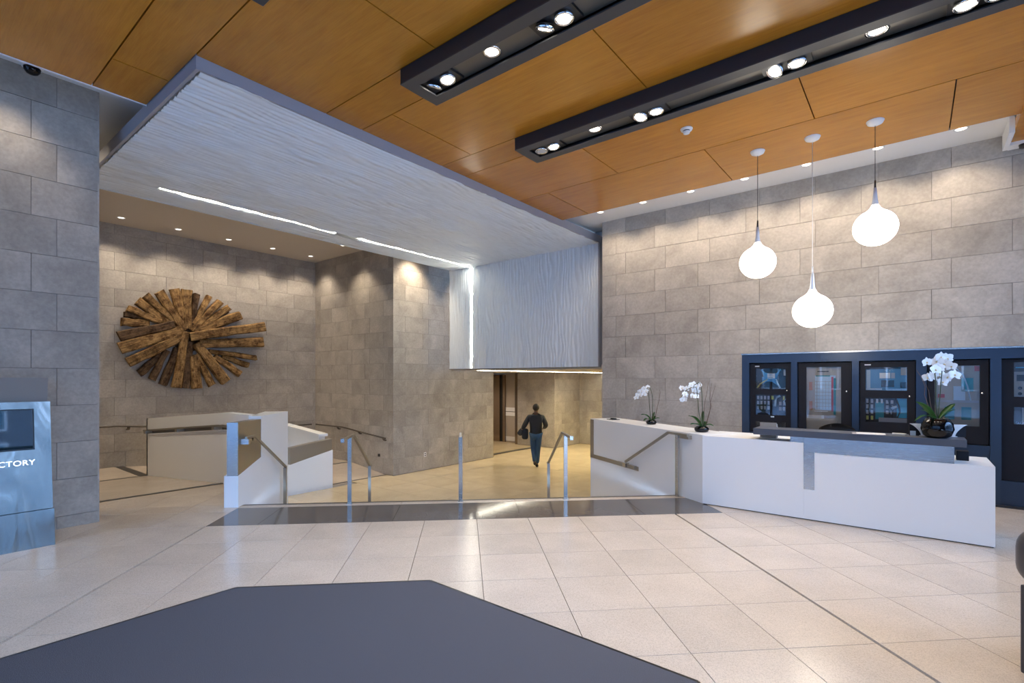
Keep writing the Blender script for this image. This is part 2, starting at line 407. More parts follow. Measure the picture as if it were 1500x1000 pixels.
# ------------------------------------------------------------------ RAMP (three legs, turning round the parapet)
rampo = empty('ramp', (-8.54, 1.6, 0), 0, kind='structure')
def rp_piece(name, x0, x1, y0, y1, zf, m, t_=.06):
    pts = [(x0, y0), (x1, y0), (x1, y1), (x0, y1)]
    zt = [zf(*p) for p in pts]; o = prism(name, pts, [z-t_ for z in zt], zt, m, None); o.parent = rampo; o.location = (8.54, -1.6, 0); return o
leg1 = lambda x, y: (x+8.54)*.0857
leg2 = lambda x, y: -.31 - (y-3.3)*.1
leg3 = lambda x, y: -.62 - (x+12.1)*.116
rp_piece('ramp_slab', -12.16, -8.50, 1.57, 3.40, leg1, M['terrazzo'])
rp_piece('landing', -13.88, -12.16, 0.6, 3.3, lambda x, y: -.31, M['terrazzo'])
rp_piece('ramp_slab', -13.88, -12.16, 3.3, 6.4, leg2, M['terrazzo'])
rp_piece('landing', -13.88, -12.1, 6.4, 8.06, lambda x, y: -.62, M['terrazzo'])
rp_piece('ramp_slab', -12.1, -10.5, 6.4, 8.06, leg3, M['terrazzo'])
rp_piece('inlay_strip', -8.58, -8.50, 1.57, 3.38, lambda x, y: .004, M['nosing'], .02)
rp_piece('inlay_strip', -12.20, -12.12, 0.6, 3.38, lambda x, y: -.306, M['nosing'], .02)
rp_piece('inlay_strip', -13.88, -12.16, 3.26, 3.42, lambda x, y: -.306, M['nosing'], .02)
rp_piece('inlay_strip', -12.14, -12.06, 6.45, 8.05, lambda x, y: -.617, M['nosing'], .02)

# ------------------------------------------------------------------ WALLS
ST, GR = M['stone'], M['grout']
# right wall with the equipment niche
wr = struct(box('wall_right', -4.836, 3.4, RB+.012, RB+.3, 2.05, 4.76, GR))
bm = bmesh.new(); bx(bm, -4.836, -2.24, RB+.012, RB+.6, -.9, 2.05); bx(bm, 2.6, 3.4, RB+.012, RB+.6, 0, 2.05); bx(bm, -2.24, 2.6, RB+.55, RB+.6, 0, 2.05)
bm_obj('wall_core', bm, GR, wr)
tile_wall(wr, (0, RB+.012, 0), 0, -4.836, 3.3, -.02, 4.76, ST, off=-.60, ph=.4035, zb=.045, holes=((-2.24, 2.6, 0, 2.05),))
box('wall_end', -4.848, -4.836, RB, RB+.6, -.9, 4.76, ST, wr)
# left wall (column in the foreground)
wl = struct(box('wall_left', -8.1, -7.362, -3.4, 1.57, -.4, 4.95, GR))
tile_wall(wl, (-7.362, 0, 0), PI/2, -3.4, 1.57, 0, 4.95, ST, off=1.01, ph=.408, zb=.132)
box('wall_end', -8.1, -7.35, 1.57, 1.585, -.4, 4.95, ST, wl)
# back wall behind the ramp, its return and the lower hall wall
wb = struct(box('wall_back', -14.2, -13.902, -1.0, 8.37, -.9, 5.09, GR))
tile_wall(wb, (-13.902, 0, 0), PI/2, .6, 8.07, -.8, 5.085, ST, off=.1, zb=.02)
ws = struct(box('wall_side', -13.9, -10.25, 8.082, 8.37, -.9, 5.09, GR))
tile_wall(ws, (0, 8.082, 0), 0, -13.89, -10.25, -.8, 5.085, ST, off=-10.65, zb=.02)
wh = struct(box('wall_hall', -10.6, -10.262, 8.37, 11.92, -.9, 5.09, GR))
tile_wall(wh, (-10.262, 0, 0), PI/2, 8.07, 11.92, -.8, 5.085, ST, off=.35, zb=.02)
box('wall_end', -10.58, -10.25, 11.92, 11.935, -.8, 1.86, M['bronze'], wh)
# corridor beyond
we = struct(box('wall_end_corridor', -11.56, -9.9, 14.852, 15.1, -.9, 1.95, GR)); we.name = 'wall_end'
tile_wall(we, (0, 14.852, 0), 0, -11.56, -9.9, -.8, 1.86, ST, off=-.3, zb=.02)
wc = struct(box('wall_corridor', -10.2, -9.912, 15.1, 16.6, -.9, 1.95, GR))
tile_wall(wc, (-9.912, 0, 0), PI/2, 14.852, 16.53, -.8, 1.86, ST, off=.3, zb=.02)
wf = struct(box('wall_far', -10.2, -2.0, 16.542, 16.8, -.9, 1.95, GR))
tile_wall(wf, (0, 16.542, 0), 0, -9.9, -5.5, -.8, 1.86, ST, off=-.3, zb=.02)
wp = struct(box('wall_passage', -4.6, -4.3, 9.6, 16.6, -.9, 1.95, GR))
# elevator recess seen through the opening
el = empty('elevator_lobby', (-11.6, 15.2, ZL), 0, 'dark steel elevator door and pale panel in the recess behind the walking person', 'elevator')
EY = 15.2
def elb(name, x0, x1, z0, z1, m, d0=0.0, d1=.05): return box(name, x0+11.6, x1+11.6, d0, d1, z0, z1, M[m], el)
elb('jamb', -11.68, -11.565, 0, 2.66, 'elev', -.36, -.02)
elb('panel', -12.40, -11.64, 0, 2.66, 'beigeplate', .0, .05); elb('white_band', -12.39, -11.66, 1.02, 1.34, 'white', -.03, .0); elb('band_groove', -12.39, -11.66, 1.17, 1.19, 'dkslot', -.034, -.029)
elb('skirting', -12.39, -11.66, .05, .22, 'white', -.02, 0)
elb('door_leaf', -12.53, -12.41, 0, 2.6, 'elev', -.06, .0); elb('door_gap', -12.68, -12.53, 0, 2.6, 'dkslot', -.02, .02); elb('door_leaf', -13.7, -12.68, 0, 2.6, 'elev', -.06, 0)
elb('threshold', -10.72, -10.54, -.0, .012, 'nosing', -3.2, -.35)
wlob = struct(box('wall_lobby', -14.0, -13.8, 11.9, 15.3, -.9, 1.95, M['beigeplate']))

# ------------------------------------------------------------------ CEILINGS
ZW = 4.60
ce = struct(box('ceiling', -6.475, 3.3, -3.3, 1.80, ZW+.03, ZW+.06, M['ceil_back']))
bm = bmesh.new(); bx(bm, -5.15, 3.3, 1.80, 7.934, ZW+.03, ZW+.06); bx(bm, -6.475, -5.15, 1.8, 1.86, ZW+.03, ZW+.06); bm_obj('ceiling_backing', bm, M['ceil_back'], ce)
rows = [(6.62, 7.934, -2.11), (5.32, 6.62, -3.32), (4.865, 5.32, -3.34), (3.57, 4.865, -2.12), (3.10, 3.57, -3.34), (1.80, 3.10, -3.34), (1.335, 1.80, -3.34), (.035, 1.335, -2.12), (-.43, .035, -3.34), (-1.73, -.43, -3.34), (-2.195, -1.73, -3.34), (-3.3, -2.195, -2.12)]
for (b0, b1, off) in rows:
    lo = -5.15 if b0 >= 1.8 else -6.475
    k = math.floor((lo-off)/2.44)
    while off+k*2.44 < 3.3:
        a0, a1 = max(lo, off+k*2.44), min(3.3, off+(k+1)*2.44); g = .006
        if a1-a0 > .05: box('ceiling_panel', a0+g, a1-g, b0+g, b1-g, ZW, ZW+.028, M['veneer'], ce)
        k += 1
# raised white coves along the walls
struct(box('ceiling', -5.3, 3.3, 7.3, 9.9, 4.757, 4.80, M['white']))
struct(box('trim_1', -4.9, 3.3, 7.925, 7.934, ZW+.0, 4.757, M['white']))
cl = struct(box('ceiling', -9.5, -6.3, -3.3, 12.0, 4.95, 5.0, M['white']))
struct(box('trim_2', -6.478, -6.470, -3.3, 1.8, ZW-.012, 4.95, M['white']))
cbk = struct(box('ceiling', -14.2, -9.3, -1.0, 12.0, 5.085, 5.13, M['beige']))
struct(box('trim_3', -9.5, -9.46, -1.0, 9.4, 4.62, 5.085, M['beige']))
struct(box('wall_recess', -5.6, -4.3, 9.50, 9.56, 1.86, 4.757, M['white']))
cc = struct(box('ceiling', -9.57, -4.2, 9.45, 16.8, 1.87, 1.95, M['beige']))
struct(box('ceiling', -14.0, -9.575, 11.93, 16.8, 1.87, 1.95, M['beige']))
box('ceiling_edge', -9.57, -4.85, 9.44, 9.47, 1.86, 1.93, M['beige'], cc)

struct(box('floor', -14.4, 3.5, -3.45, 17.2, -1.3, -1.2, M['grout']))  # added slab under the building, stops sky light from below
# outer shell that keeps the daylight to the windows
struct(box('ceiling', -14.3, 3.45, -3.45, 17.0, 5.30, 5.40, M['white']))
struct(box('wall_ramp', -14.2, -8.1, -1.2, -1.0, -.9, 5.30, M['stone']))
struct(box('wall_outer', -14.4, -14.2, -1.2, 17.0, -.9, 5.30, M['beige'])); struct(box('wall_outer', -14.4, 3.5, 17.0, 17.2, -.9, 5.30, M['beige'])); struct(box('wall_outer', -4.83, 3.5, 9.64, 9.70, -.9, 5.30, M['beige']))
struct(box('wall_outer', -7.4, 3.45, -3.45, -3.3, 4.9, 5.30, M['beige'])); struct(box('wall_outer', 3.32, 3.45, -3.3, 9.64, 4.9, 5.30, M['beige'])); struct(box('wall_outer', -8.1, -7.36, -3.45, 1.57, 4.95, 5.30, M['beige'])); struct(box('wall_outer', 3.3, 3.45, 8.9, 9.7, -.05, 5.3, M['beige']))
struct(box('floor', -14.2, -8.1, -1.2, .62, -.4, -.31, M['terrazzo']))

# ------------------------------------------------------------------ SOFFIT with wave relief, turning down at its far end
so = struct(empty('soffit', (-7.3, 5.6, 4.483)))
so.location = (0, 0, 0)
A0, A1, B0, B1, ZS, ZP = -9.45, -5.15, 1.834, 9.37, 4.483, 1.904
def relief(s, t):
    n1 = noise.noise(Vector((s*3, t*1.3, 3.1))); n2 = noise.noise(Vector((s*9, t*3.2, 9.7))); n3 = noise.noise(Vector((s*5, t*1.0, 5.5)))
    return (.026 + .022*n3)*(abs(math.sin(PI*s/.088 + 5.0*n1 + 1.6*n2)) - .5) + .006*noise.noise(Vector((s*30, t*6, 2.2)))
def wave(name, s0, s1, t0, t1, fn, ds=.0095, dt=.075):
    ns, nt_ = int((s1-s0)/ds), int((t1-t0)/dt); bm = bmesh.new(); g = []
    for i in range(ns+1):
        s_ = s0+(s1-s0)*i/ns; g.append([bm.verts.new(fn(s_, t0+(t1-t0)*j/nt_, relief(s_, t0+(t1-t0)*j/nt_))) for j in range(nt_+1)])
    for i in range(ns):
        for j in range(nt_): bm.faces.new([g[i][j], g[i+1][j], g[i+1][j+1], g[i][j+1]])
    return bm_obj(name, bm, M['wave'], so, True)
SL0, SL1 = -8.825, -8.745
under = lambda s_, t_, h: (s_, t_, ZS - h)
front = lambda s_, t_, h: (s_, B1 - h, t_)
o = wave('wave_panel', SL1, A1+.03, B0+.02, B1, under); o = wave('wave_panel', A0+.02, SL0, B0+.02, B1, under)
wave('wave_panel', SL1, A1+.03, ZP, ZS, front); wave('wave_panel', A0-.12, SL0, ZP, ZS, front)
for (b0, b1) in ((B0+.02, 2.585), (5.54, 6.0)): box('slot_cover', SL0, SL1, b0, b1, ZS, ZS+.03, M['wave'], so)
for (b0, b1) in ((2.585, 5.54), (6.0, B1-.06)):
    box('slot_light', SL0+.006, SL1-.006, b0+.03, b1, ZS+.006, ZS+.02, M['slot'], so)
box('slot_light', SL0+.008, SL1-.008, B1+.008, B1+.02, ZP+.03, ZS, M['slot'], so)
# body slabs and fascias
bm = bmesh.new(); bx(bm, A0, SL0-.002, B0, B1+.12, ZS+.03, ZW+.05); bx(bm, SL1+.002, A1, B0, B1+.12, ZS+.03, ZW+.05); bx(bm, SL0-.01, SL1+.01, B0, B1+.1, ZS+.04, ZW+.05)
bx(bm, A0-.12, A1, B1+.03, B1+.12, ZP+.005, ZW+.05); bm_obj('soffit_core', bm, M['white'], so)
bm = bmesh.new(); bx(bm, A1, A1+.03, B0, B1+.12, ZS-.004, ZW+.03); bx(bm, A0, A1+.03, B0-.03, B0-.0001, ZS-.004, ZW+.03); bx(bm, A1, A1+.03, B1-.03, B1+.12, ZP, ZS-.0041)
bm_obj('fascia', bm, M['fascia'], so)
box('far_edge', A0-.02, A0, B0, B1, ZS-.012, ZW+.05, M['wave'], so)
box('lower_edge', A0-.12, A1+.03, B1-.015, B1+.14, ZP-.02, ZP, M['steel'], so)
# slot in the corridor ceiling beyond
sl = tag(box('corridor_slot_light', -8.90, -8.82, 9.7, 16.3, 1.862, 1.868, M['slot']), 'thin lit slot running along the corridor ceiling under the white panel', 'light')

# ------------------------------------------------------------------ GLAZED ENTRANCE behind the camera
def glazed(name, fixed, axis, s0, s1, z1, n):
    wnd = struct(empty(name, (0, 0, 0)))
    def pb(nm, a0, a1, z0, z1_, th, m):
        if axis == 'x': return box(nm, a0, a1, fixed-th, fixed+th, z0, z1_, M[m], wnd)
        return box(nm, fixed-th, fixed+th, a0, a1, z0, z1_, M[m], wnd)
    pb('sill', s0, s1, 0, .10, .06, 'dark_metal'); pb('head', s0, s1, z1-.2, z1, .06, 'dark_metal'); pb('transom', s0, s1, 2.5, 2.58, .04, 'dark_metal')
    for i in range(n+1):
        c = s0+(s1-s0)*i/n; pb('mullion', c-.035, c+.035, .1, z1-.2, .06, 'dark_metal')
        if i < n: pb('pane', c+.035, s0+(s1-s0)*(i+1)/n-.035, .1, z1-.2, .006, 'glass')
glazed('window_1', -3.35, 'x', -7.35, 3.35, 4.9, 7)
glazed('window_2', 3.36, 'y', -3.3, 8.97, 4.9, 8)
def street_building(name, loc, rz, label, W_, H_, nx, nz):
    t = empty(name, loc, rz, label, 'building')
    box('wall', -W_/2, W_/2, 0, 4, 0, H_, M['facade'], t)
    for i in range(nx):
        for j in range(nz):
            x, z = -W_/2 + W_*(i+.5)/nx, 1.0 + (H_-1.4)*j/nz
            f_ = box('window', x-.95, x+.95, -.10, .02, z, z+2.2, M['white'], t); box('pane', x-.85, x-.04, -.13, -.10, z+.1, z+2.1, M['facade_win'], f_); box('pane', x+.04, x+.85, -.13, -.10, z+.1, z+2.1, M['facade_win'], f_)
street_building('street_building', (-2, -19, -.03), PI, 'pale stone street building outside, facing the glazed entrance', 40, 11, 12, 3)
street_building('street_building', (24, 5, -.03), -PI/2, 'pale stone street building outside, facing the side windows', 40, 10, 12, 3)
struct(box('floor', -40, 40, -40, -3.4, -.06, -.03, M['asphalt'])); struct(box('floor', 3.42, 40, -3.4, 30, -.06, -.03, M['asphalt']))
for (nm, kind_, fx, s0, s1) in (('x', 'x', -3.42, -7.35, 3.35), ('y', 'y', 3.43, -3.3, 8.9)):
    al = bpy.data.lights.new('window_portal', 'AREA'); al.shape = 'RECTANGLE'; al.size = s1-s0; al.size_y = 4.6; al.cycles.is_portal = True
    ao = bpy.data.objects.new('window_portal', al); C.objects.link(ao)
    if kind_ == 'x': ao.location = ((s0+s1)/2, fx, 2.4); ao.rotation_euler = (PI/2, 0, 0)
    else: ao.location = (fx, (s0+s1)/2, 2.4); ao.rotation_euler = (PI/2, 0, PI/2)

# ------------------------------------------------------------------ CEILING LIGHT TROUGHS
def trough(b0, x1, label, lamps, lit=True):
    """long charcoal trough hung under the veneer, tip at x=-3.83"""
    b1 = b0+.465; x0 = -3.83; zb, zt = 4.45, 4.60
    t = empty('light_trough', (x0, (b0+b1)/2, zt), 0, label, 'ceiling light', 'charcoal light troughs on the ceiling')
    def P(nm, xa, xb, ya, yb, za, zc, m, par=None, bev=0):
        o = box(nm, xa-x0, xb-x0, ya-(b0+b1)/2, yb-(b0+b1)/2, za-zt, zc-zt, M[m], par or t, bev); return o
    bm = bmesh.new(); yc = (b0+b1)/2
    for r_ in ((x0, x1, b0, b0+.02), (x0, x1, b1-.02, b1), (x0, x0+.02, b0+.02, b1-.02), (x1-.02, x1, b0+.02, b1-.02)):
        bx(bm, r_[0]-x0, r_[1]-x0, r_[2]-yc, r_[3]-yc, zb+.004-zt, -.0)
    bm_obj('housing', bm, M['dark_metal'], t)
    bm = bmesh.new()
    for r_ in ((x0, x1, b0-.002, yc-.115), (x0, x1, yc+.115, b1+.002), (x0-.002, x0+.13, yc-.115, yc+.115), (x1-.13, x1, yc-.115, yc+.115)):
        bx(bm, r_[0]-x0, r_[1]-x0, r_[2]-yc, r_[3]-yc, zb-zt, zb+.012-zt)
    bm_obj('bottom_frame', bm, M['dark_metal2'], t)
    P('baffle', x0+.1, x1-.1, yc-.14, yc+.14, zb+.055, zb+.065, 'baffle')
    for (kind, xx, dirs) in lamps:
        if kind == 'pair':
            f_ = P('lamp_box', xx-.20, xx+.20, yc-.105, yc+.105, zb+.030, zb+.054, 'black')
            for q, dx in enumerate((-.095, .085)):
                on = dirs[q]
                bmh = bmesh.new(); lathe(bmh, [(0, .02), (.074, .02), (.080, -.012), (.068, -.020), (.062, .0), (0, .004)], 20)
                h = bm_obj('spot_head', bmh, M['reflector'], f_, True)
                tilt = Matrix.Rotation(R(on[1]), 4, 'Y') @ Matrix.Rotation(R(on[2]), 4, 'X')
                h.matrix_local = Matrix.Translation((xx+dx-x0, 0, zb+.018-zt)) @ tilt
                bmf = bmesh.new(); lathe(bmf, [(0, -.0045), (.054, -.0045), (.054, .003)], 20); 
                # the lamp face sits inside its reflector
                fo = bm_obj('lamp_face', bmf, M['lamp'] if on[0] else M['reflector'], f_); fo.matrix_local = Matrix.Translation((xx+dx-x0, 0, zb+.008-zt)) @ tilt
                if on[0] and on[3]:
                    dv = (tilt.to_3x3() @ Vector((0, 0, -1)))
                    light(t, (xx+dx-x0, 0, zb-.03-zt), on[3], target=dv, angle=105, blend=1, col=(1, .86, .69), rad=.06)
        else:
            rg = lathe_obj('downlight_ring', [(.085, .0), (.085, -.006), (.066, -.008), (.062, .0), (.04, .03), (0, .03)], M['reflector'], t, 24, (xx-x0, 0, zb+.053-zt))
            lathe_obj('lamp_face', [(0, .0), (.058, .0), (.058, .004), (0, .004)], M['lamp_soft'], rg, 20, (xx-x0, 0, zb+.050-zt))
    return t
on = lambda tx, ty, p: (True, tx, ty, p)
off = (False, 0, 0, 0)
PW = 40
trough(3.10, 2.9, 'charcoal light trough nearer the white soffit, bright twin lamps at its tip', [
    ('pair', -3.515, (on(28, 10, 30), on(-8, 0, PW))), ('round', -2.88, 0), ('pair', -2.22, (on(20, 14, PW), on(0, 0, PW))), ('pair', -.9, (on(0, 0, PW), on(0, 0, PW))), ('round', -.235, 0), ('pair', .4, (on(0, 0, PW), on(0, 0, PW))), ('pair', 1.7, (on(0, 0, PW), off))])
trough(4.865, 2.9, 'charcoal light trough running above the white desk, beside the smoke detector', [
    ('pair', -3.5, (off, on(-6, 0, PW))), ('round', -2.85, 0), ('pair', -2.205, (on(10, -16, PW), on(0, 0, PW))), ('pair', -.9, (on(25, -28, 40), on(0, 0, PW))), ('round', -.235, 0), ('pair', .4, (on(0, 0, PW), on(0, 0, PW))), ('pair', 1.7, (on(0, 0, PW), off))])
trough(1.335, 2.9, 'charcoal light trough of which only the tip shows at the top edge', [('pair', -3.5, (off, on(0, 0, 22))), ('pair', -2.2, (on(0, 0, 22), on(0, 0, 22))), ('pair', -.9, (on(0, 0, 22), on(0, 0, 22)))])

# ------------------------------------------------------------------ DOWNLIGHTS
def downlight(loc, label, group, p, angle, tgt=(0, 0, -1), face=None, r_=.075, col=(1, .82, .62), blend=.7):
    t = empty('downlight', loc, 0, label, 'ceiling light', group)
    lathe_obj('trim_ring', [(r_, 0), (r_, -.008), (r_*.8, -.010), (r_*.76, 0)], M['white'], t, 24)
    lathe_obj('lamp_face', [(0, -.002), (r_*.76, -.002), (r_*.76, -.0005), (0, -.0005)], face or M['lamp_soft'], t, 24)
    if p: light(t, (0, 0, -.03), p, target=tgt, angle=angle, blend=blend, col=col, rad=.14)
    return t
names_ = ['first downlight from the right end of the white strip above the grey wall', 'second downlight from the right in the white strip above the grey wall', 'third downlight from the right in the white strip above the grey wall', 'fourth downlight from the right in the white strip above the grey wall', 'fifth downlight from the right in the white strip, left of all pendants', 'sixth downlight from the right in the white strip above the grey wall', 'leftmost downlight of the white strip, near the soffit corner']
for i in range(7):
    downlight((.46-.838*i, 8.38, 4.757), names_[i], 'downlights in the white strip along the right wall', 58, 120, (0, .30, -1), face=M['lamp_soft'])
an = ['leftmost small downlight in the beige ceiling above the timber sculpture', 'second small downlight from the left above the timber sculpture', 'middle small downlight in the beige ceiling above the timber sculpture', 'fourth small downlight from the left above the timber sculpture', 'rightmost small downlight in the beige ceiling, next to the wall corner']
for i, y in enumerate((3.22, 4.29, 5.38, 6.47, 7.54)):
    downlight((-13.22, y, 5.085), an[i], 'downlights above the timber sculpture', 100, 112, (-.08, 0, -1), col=(1, .84, .66), blend=.6)
for (x, y, p) in ((-11.5, 7.45, 110), (-9.78, 8.60, 260), (-9.72, 10.7, 230)):
    downlight((x, y, 5.085), {-11.5: 'small downlight washing the side wall beside the ramp, above the soffit edge', -9.78: 'small downlight washing the corner of the hall wall, above the soffit edge', -9.72: 'small downlight washing the hall wall beside the hanging white panel'}[x], 'wall washers above the soffit edge', p, 92, (-.20 if x > -11 else 0, 0 if x > -11 else .16, -1), col=(1, .82, .60))
for (x, y) in ((-8.9, 14.0), (-7.0, 15.8), (-7.2, 12.2)):
    downlight((x, y, 1.868), {14.0: 'small corridor downlight above the walking person', 15.8: 'small corridor downlight near the far yellow-lit wall', 12.2: 'small corridor downlight behind the end of the right wall'}[y], 'corridor downlights', 210, 150, col=(1, .82, .46))
downlight((-12.6, 13.6, 1.868), 'small added downlight, out of view, inside the elevator recess', None, 130, 150, col=(1, .80, .62))  # added lamp that brightens the recess

for k, y in enumerate((-1.6, -.4, .8)):
    downlight((-6.85, y, 4.95), ('hidden downlight above the veneer edge, washing the column nearest the entrance', 'hidden downlight above the veneer edge, middle of the column wash', 'hidden downlight above the veneer edge, near the dome camera')[k], 'hidden column wall washers', 60, 80, (-.22, 0, -1), col=(1, .84, .64))

for k, (x, y, z) in enumerate(((-8.9, .7, 4.95), (-10.9, .6, 5.085))):  # added unseen lamps that brighten the ramp and its parapet
    downlight((x, y, z), ('added downlight over the top of the ramp, hidden behind the grey column', 'added downlight over the ramp landing, hidden behind the grey column')[k], 'added downlights over the ramp, out of view', 170, 130, (0, .45, -1), col=(1, .84, .64))

# ------------------------------------------------------------------ PENDANT LAMPS
def pendant(x, zc, label, ferrule=True):
    t = empty('pendant_lamp', (x, 7.11, 4.60), 0, label, 'lamp', 'white globe pendants above the desk')
    zc -= 4.60
    lathe_obj('canopy', [(0, -.055), (.03, -.052), (.075, -.03), (.088, -.004), (.088, 0), (0, 0)], M['white'], t, 24)
    rh, rv = .218, .205; top = zc + .205 + .25
    tube_obj('cable', [(0, 0, -.05), (0, 0, top+.06)], .0035, M['cab'] if ferrule else M['white'], t, 6)
    lathe_obj('ferrule', [(0, top+.085), (.009, top+.085), (.011, top), (0, top)], M['black'] if ferrule else M['white'], t, 12)
    prof = [(0, zc-rv)] + [(rh*math.sin(a), zc-rv*math.cos(a)) for a in [PI*k/22 for k in range(1, 20)]]
    zt = prof[-1][1]; rt = prof[-1][0]
    prof += [(rt*.78, zt+.018), (rt*.58, zt+.035), (.036, zt+.07)]
    lathe_obj('globe', prof, M['globe'], t, 40)
    lathe_obj('neck', [(.036, zt+.07), (.027, zt+.12), (.021, zt+.19), (.014, top), (0, top)], M['opal_neck'], t, 16)
    light(t, (0, 0, zc-.30), 12, 'POINT', col=(1, .88, .70), rad=.2)
pendant(-1.586, 3.16, 'left globe pendant, second highest of the three above the desk')
pendant(-.969, 2.48, 'lowest globe pendant, the middle one of the three above the desk', False)
pendant(-.346, 3.38, 'highest globe pendant, the rightmost of the three above the desk')

# ------------------------------------------------------------------ SMALL CEILING THINGS
t = empty('smoke_detector', (-2.1, 5.945, 4.60), 0, 'white smoke detector on the veneer ceiling beside the second trough', 'smoke detector')
lathe_obj('base', [(0, -.02), (.062, -.02), (.07, -.004), (.07, 0), (0, 0)], M['white'], t, 24); lathe_obj('grille', [(.038, -.02), (.038, -.034), (0, -.034)], M['dark_metal2'], t, 20); lathe_obj('cap', [(.042, -.034), (.036, -.055), (.015, -.062), (0, -.062), (0, -.034)], M['white'], t, 20)
t = empty('dome_camera', (-7.22, 1.0, 4.95), 0, 'small dark dome camera at the top of the grey column', 'camera')
lathe_obj('mount', [(0, -.05), (.085, -.05), (.095, -.02), (.095, 0), (0, 0)], M['white'], t, 24); lathe_obj('dome', [(.07, -.05), (.066, -.08), (.045, -.108), (.02, -.118), (0, -.12)], M['gloss_black'], t, 24)
t = empty('ceiling_beam', (.93, 8.2, 4.60), 0, 'veneer-faced beam end with white bracket, top right at the wall', 'beam')
box('face', 0, .32, -1.1, .55, -.02, .10, M['veneer'], t); box('bracket', -.05, .0, .1, .70, -.06, .14, M['white'], t); box('bracket', .0, .30, .55, .72, -.06, .12, M['white'], t); lathe_obj('bolt', [(0, -.11), (.05, -.10), (.055, -.06), (0, -.06)], M['black'], t, 16, (.14, .6, 0))

# ------------------------------------------------------------------ RAMP PARAPETS AND STEP SIDE WALL
pw = empty('ramp_parapet', FW(-2.885, 6.77, 0), 0, 'white ramp parapet and wedge with steel panels, left of the steps', 'parapet')
PB = FW(-2.885, 6.77, 0)
def loc(p, z=0): return (p.x-PB.x, p.y-PB.y, z)
def FB(u, v): q = FW(u, v); return (q.x-PB.x, q.y-PB.y)
def WBp(x, y): return (x-PB.x, y-PB.y)
# block beside the steps
prism('step_side_block', [FB(-2.885, 7.51), FB(-2.885, 8.60), FB(-3.25, 8.60), FB(-3.06, 7.51)], -.86, 1.115, M['desk'], pw, bev=.004)
# low white base in front, sloping top
prism('low_base', [FB(-2.885, 6.77), FB(-2.885, 7.512), FB(-3.06, 7.512), FB(-3.06, 6.77)], -.86, [.403, .535, .535, .403], M['desk'], pw, bev=.004)
prism('steel_panel', [FB(-2.889, 6.775), FB(-2.889, 7.508), FB(-3.02, 7.508), FB(-3.02, 6.775)], [.404, .532, .532, .404], [1.085, 1.075, 1.075, 1.085], M['bronze'], pw)
prism('steel_end_plate', [FB(-2.888, 6.765), FB(-2.888, 6.775), FB(-3.022, 6.775), FB(-3.022, 6.765)], .405, 1.087, M['steel'], pw)
# parapet along the first leg, with the recessed reveal
zt_ = lambda x: 1.115 + min(0, (x+8.54))*.0745
def para(name, xa, xb, ya, yb, f0, f1, m):
    pts = [(xa, ya), (xb, ya), (xb, yb), (xa, yb)]
    return prism(name, [WBp(*p) for p in pts], [f0(p[0]) for p in pts], [f1(p[0]) for p in pts], M[m], pw)
zf_ = lambda x: min(0, (x+8.54))*.0857
for (xa, xb) in ((-12.16, -8.54), (-8.54, -7.62)):
    para('parapet_face', xa, xb, 3.38, 3.54, lambda x: zf_(x)-.06, lambda x: zf_(x)+.845, 'desk')
    para('parapet_top', xa, xb, 3.38, 3.54, lambda x: zf_(x)+.925, zt_, 'desk')
    para('steel_reveal', xa+(.06 if xa < -10 else 0), xb, 3.42, 3.50, lambda x: zf_(x)+.845, lambda x: zf_(x)+.925, 'reveal')
para('parapet_end', -12.16, -12.10, 3.38, 3.54, lambda x: zf_(x)-.06, zt_, 'desk')
hr = empty('ramp_handrail', (-10.2, 3.32, 0), 0, 'thin steel handrail along the white ramp parapet', 'handrail')
q = lambda x, y, z: (x+10.2, y-3.32, z)
bm = bmesh.new(); bar(bm, [q(-12.1, 3.31, zf_(-12.1)+.915), q(-8.54, 3.31, .915), q(-7.9, 3.31, .915)], .022, .03); bm_obj('rail', bm, M['bronze'], hr)
for x in (-12.0, -10.3, -8.7): box('bracket', x+10.2-.05, x+10.2+.05, -.02, .10, zf_(x)+.85, zf_(x)+.905, M['bronze'], hr)
# parapet of the last leg (right), white wedge with steel panel and inner sloping wall
pr = empty('ramp_parapet', (-10.3, 5.2, ZL), 0, 'white wedge parapet with steel top panel, at the foot of the ramp', 'parapet')
def PR(x, y): return (x+10.3, y-5.2)
prism('wedge_face', [PR(-10.30, 4.9), PR(-10.30, 6.41), PR(-10.48, 6.41), PR(-10.48, 4.9)], -.05, [.52, .84, .84, .52], M['desk'], pr)
prism('steel_panel', [PR(-10.315, 5.42), PR(-10.315, 6.40), PR(-10.46, 6.40), PR(-10.46, 5.42)], [.60, .83, .83, .60], [.985, 1.09, 1.09, .985], M['bronze'], pr)
prism('inner_wall', [PR(-12.3, 6.25), PR(-10.62, 6.25), PR(-10.62, 6.41), PR(-12.3, 6.41)], -.05, [1.32, 1.15, 1.15, 1.32], M['desk'], pr)
prism('inner_cap', [PR(-12.3, 6.22), PR(-10.55, 6.22), PR(-10.55, 6.44), PR(-12.3, 6.44)], [1.30, 1.13, 1.13, 1.30], [1.33, 1.19, 1.19, 1.33], M['desk'], pr)
prism('inner_wall', [PR(-12.16, 3.54), PR(-12.0, 3.54), PR(-12.0, 6.41), PR(-12.16, 6.41)], -.05, [1.62, 1.62, 1.32, 1.32], M['desk'], pr)
for ch in list(pr.children): ch.parent = pw; ch.location = pr.location - pw.location
bpy.data.objects.remove(pr)
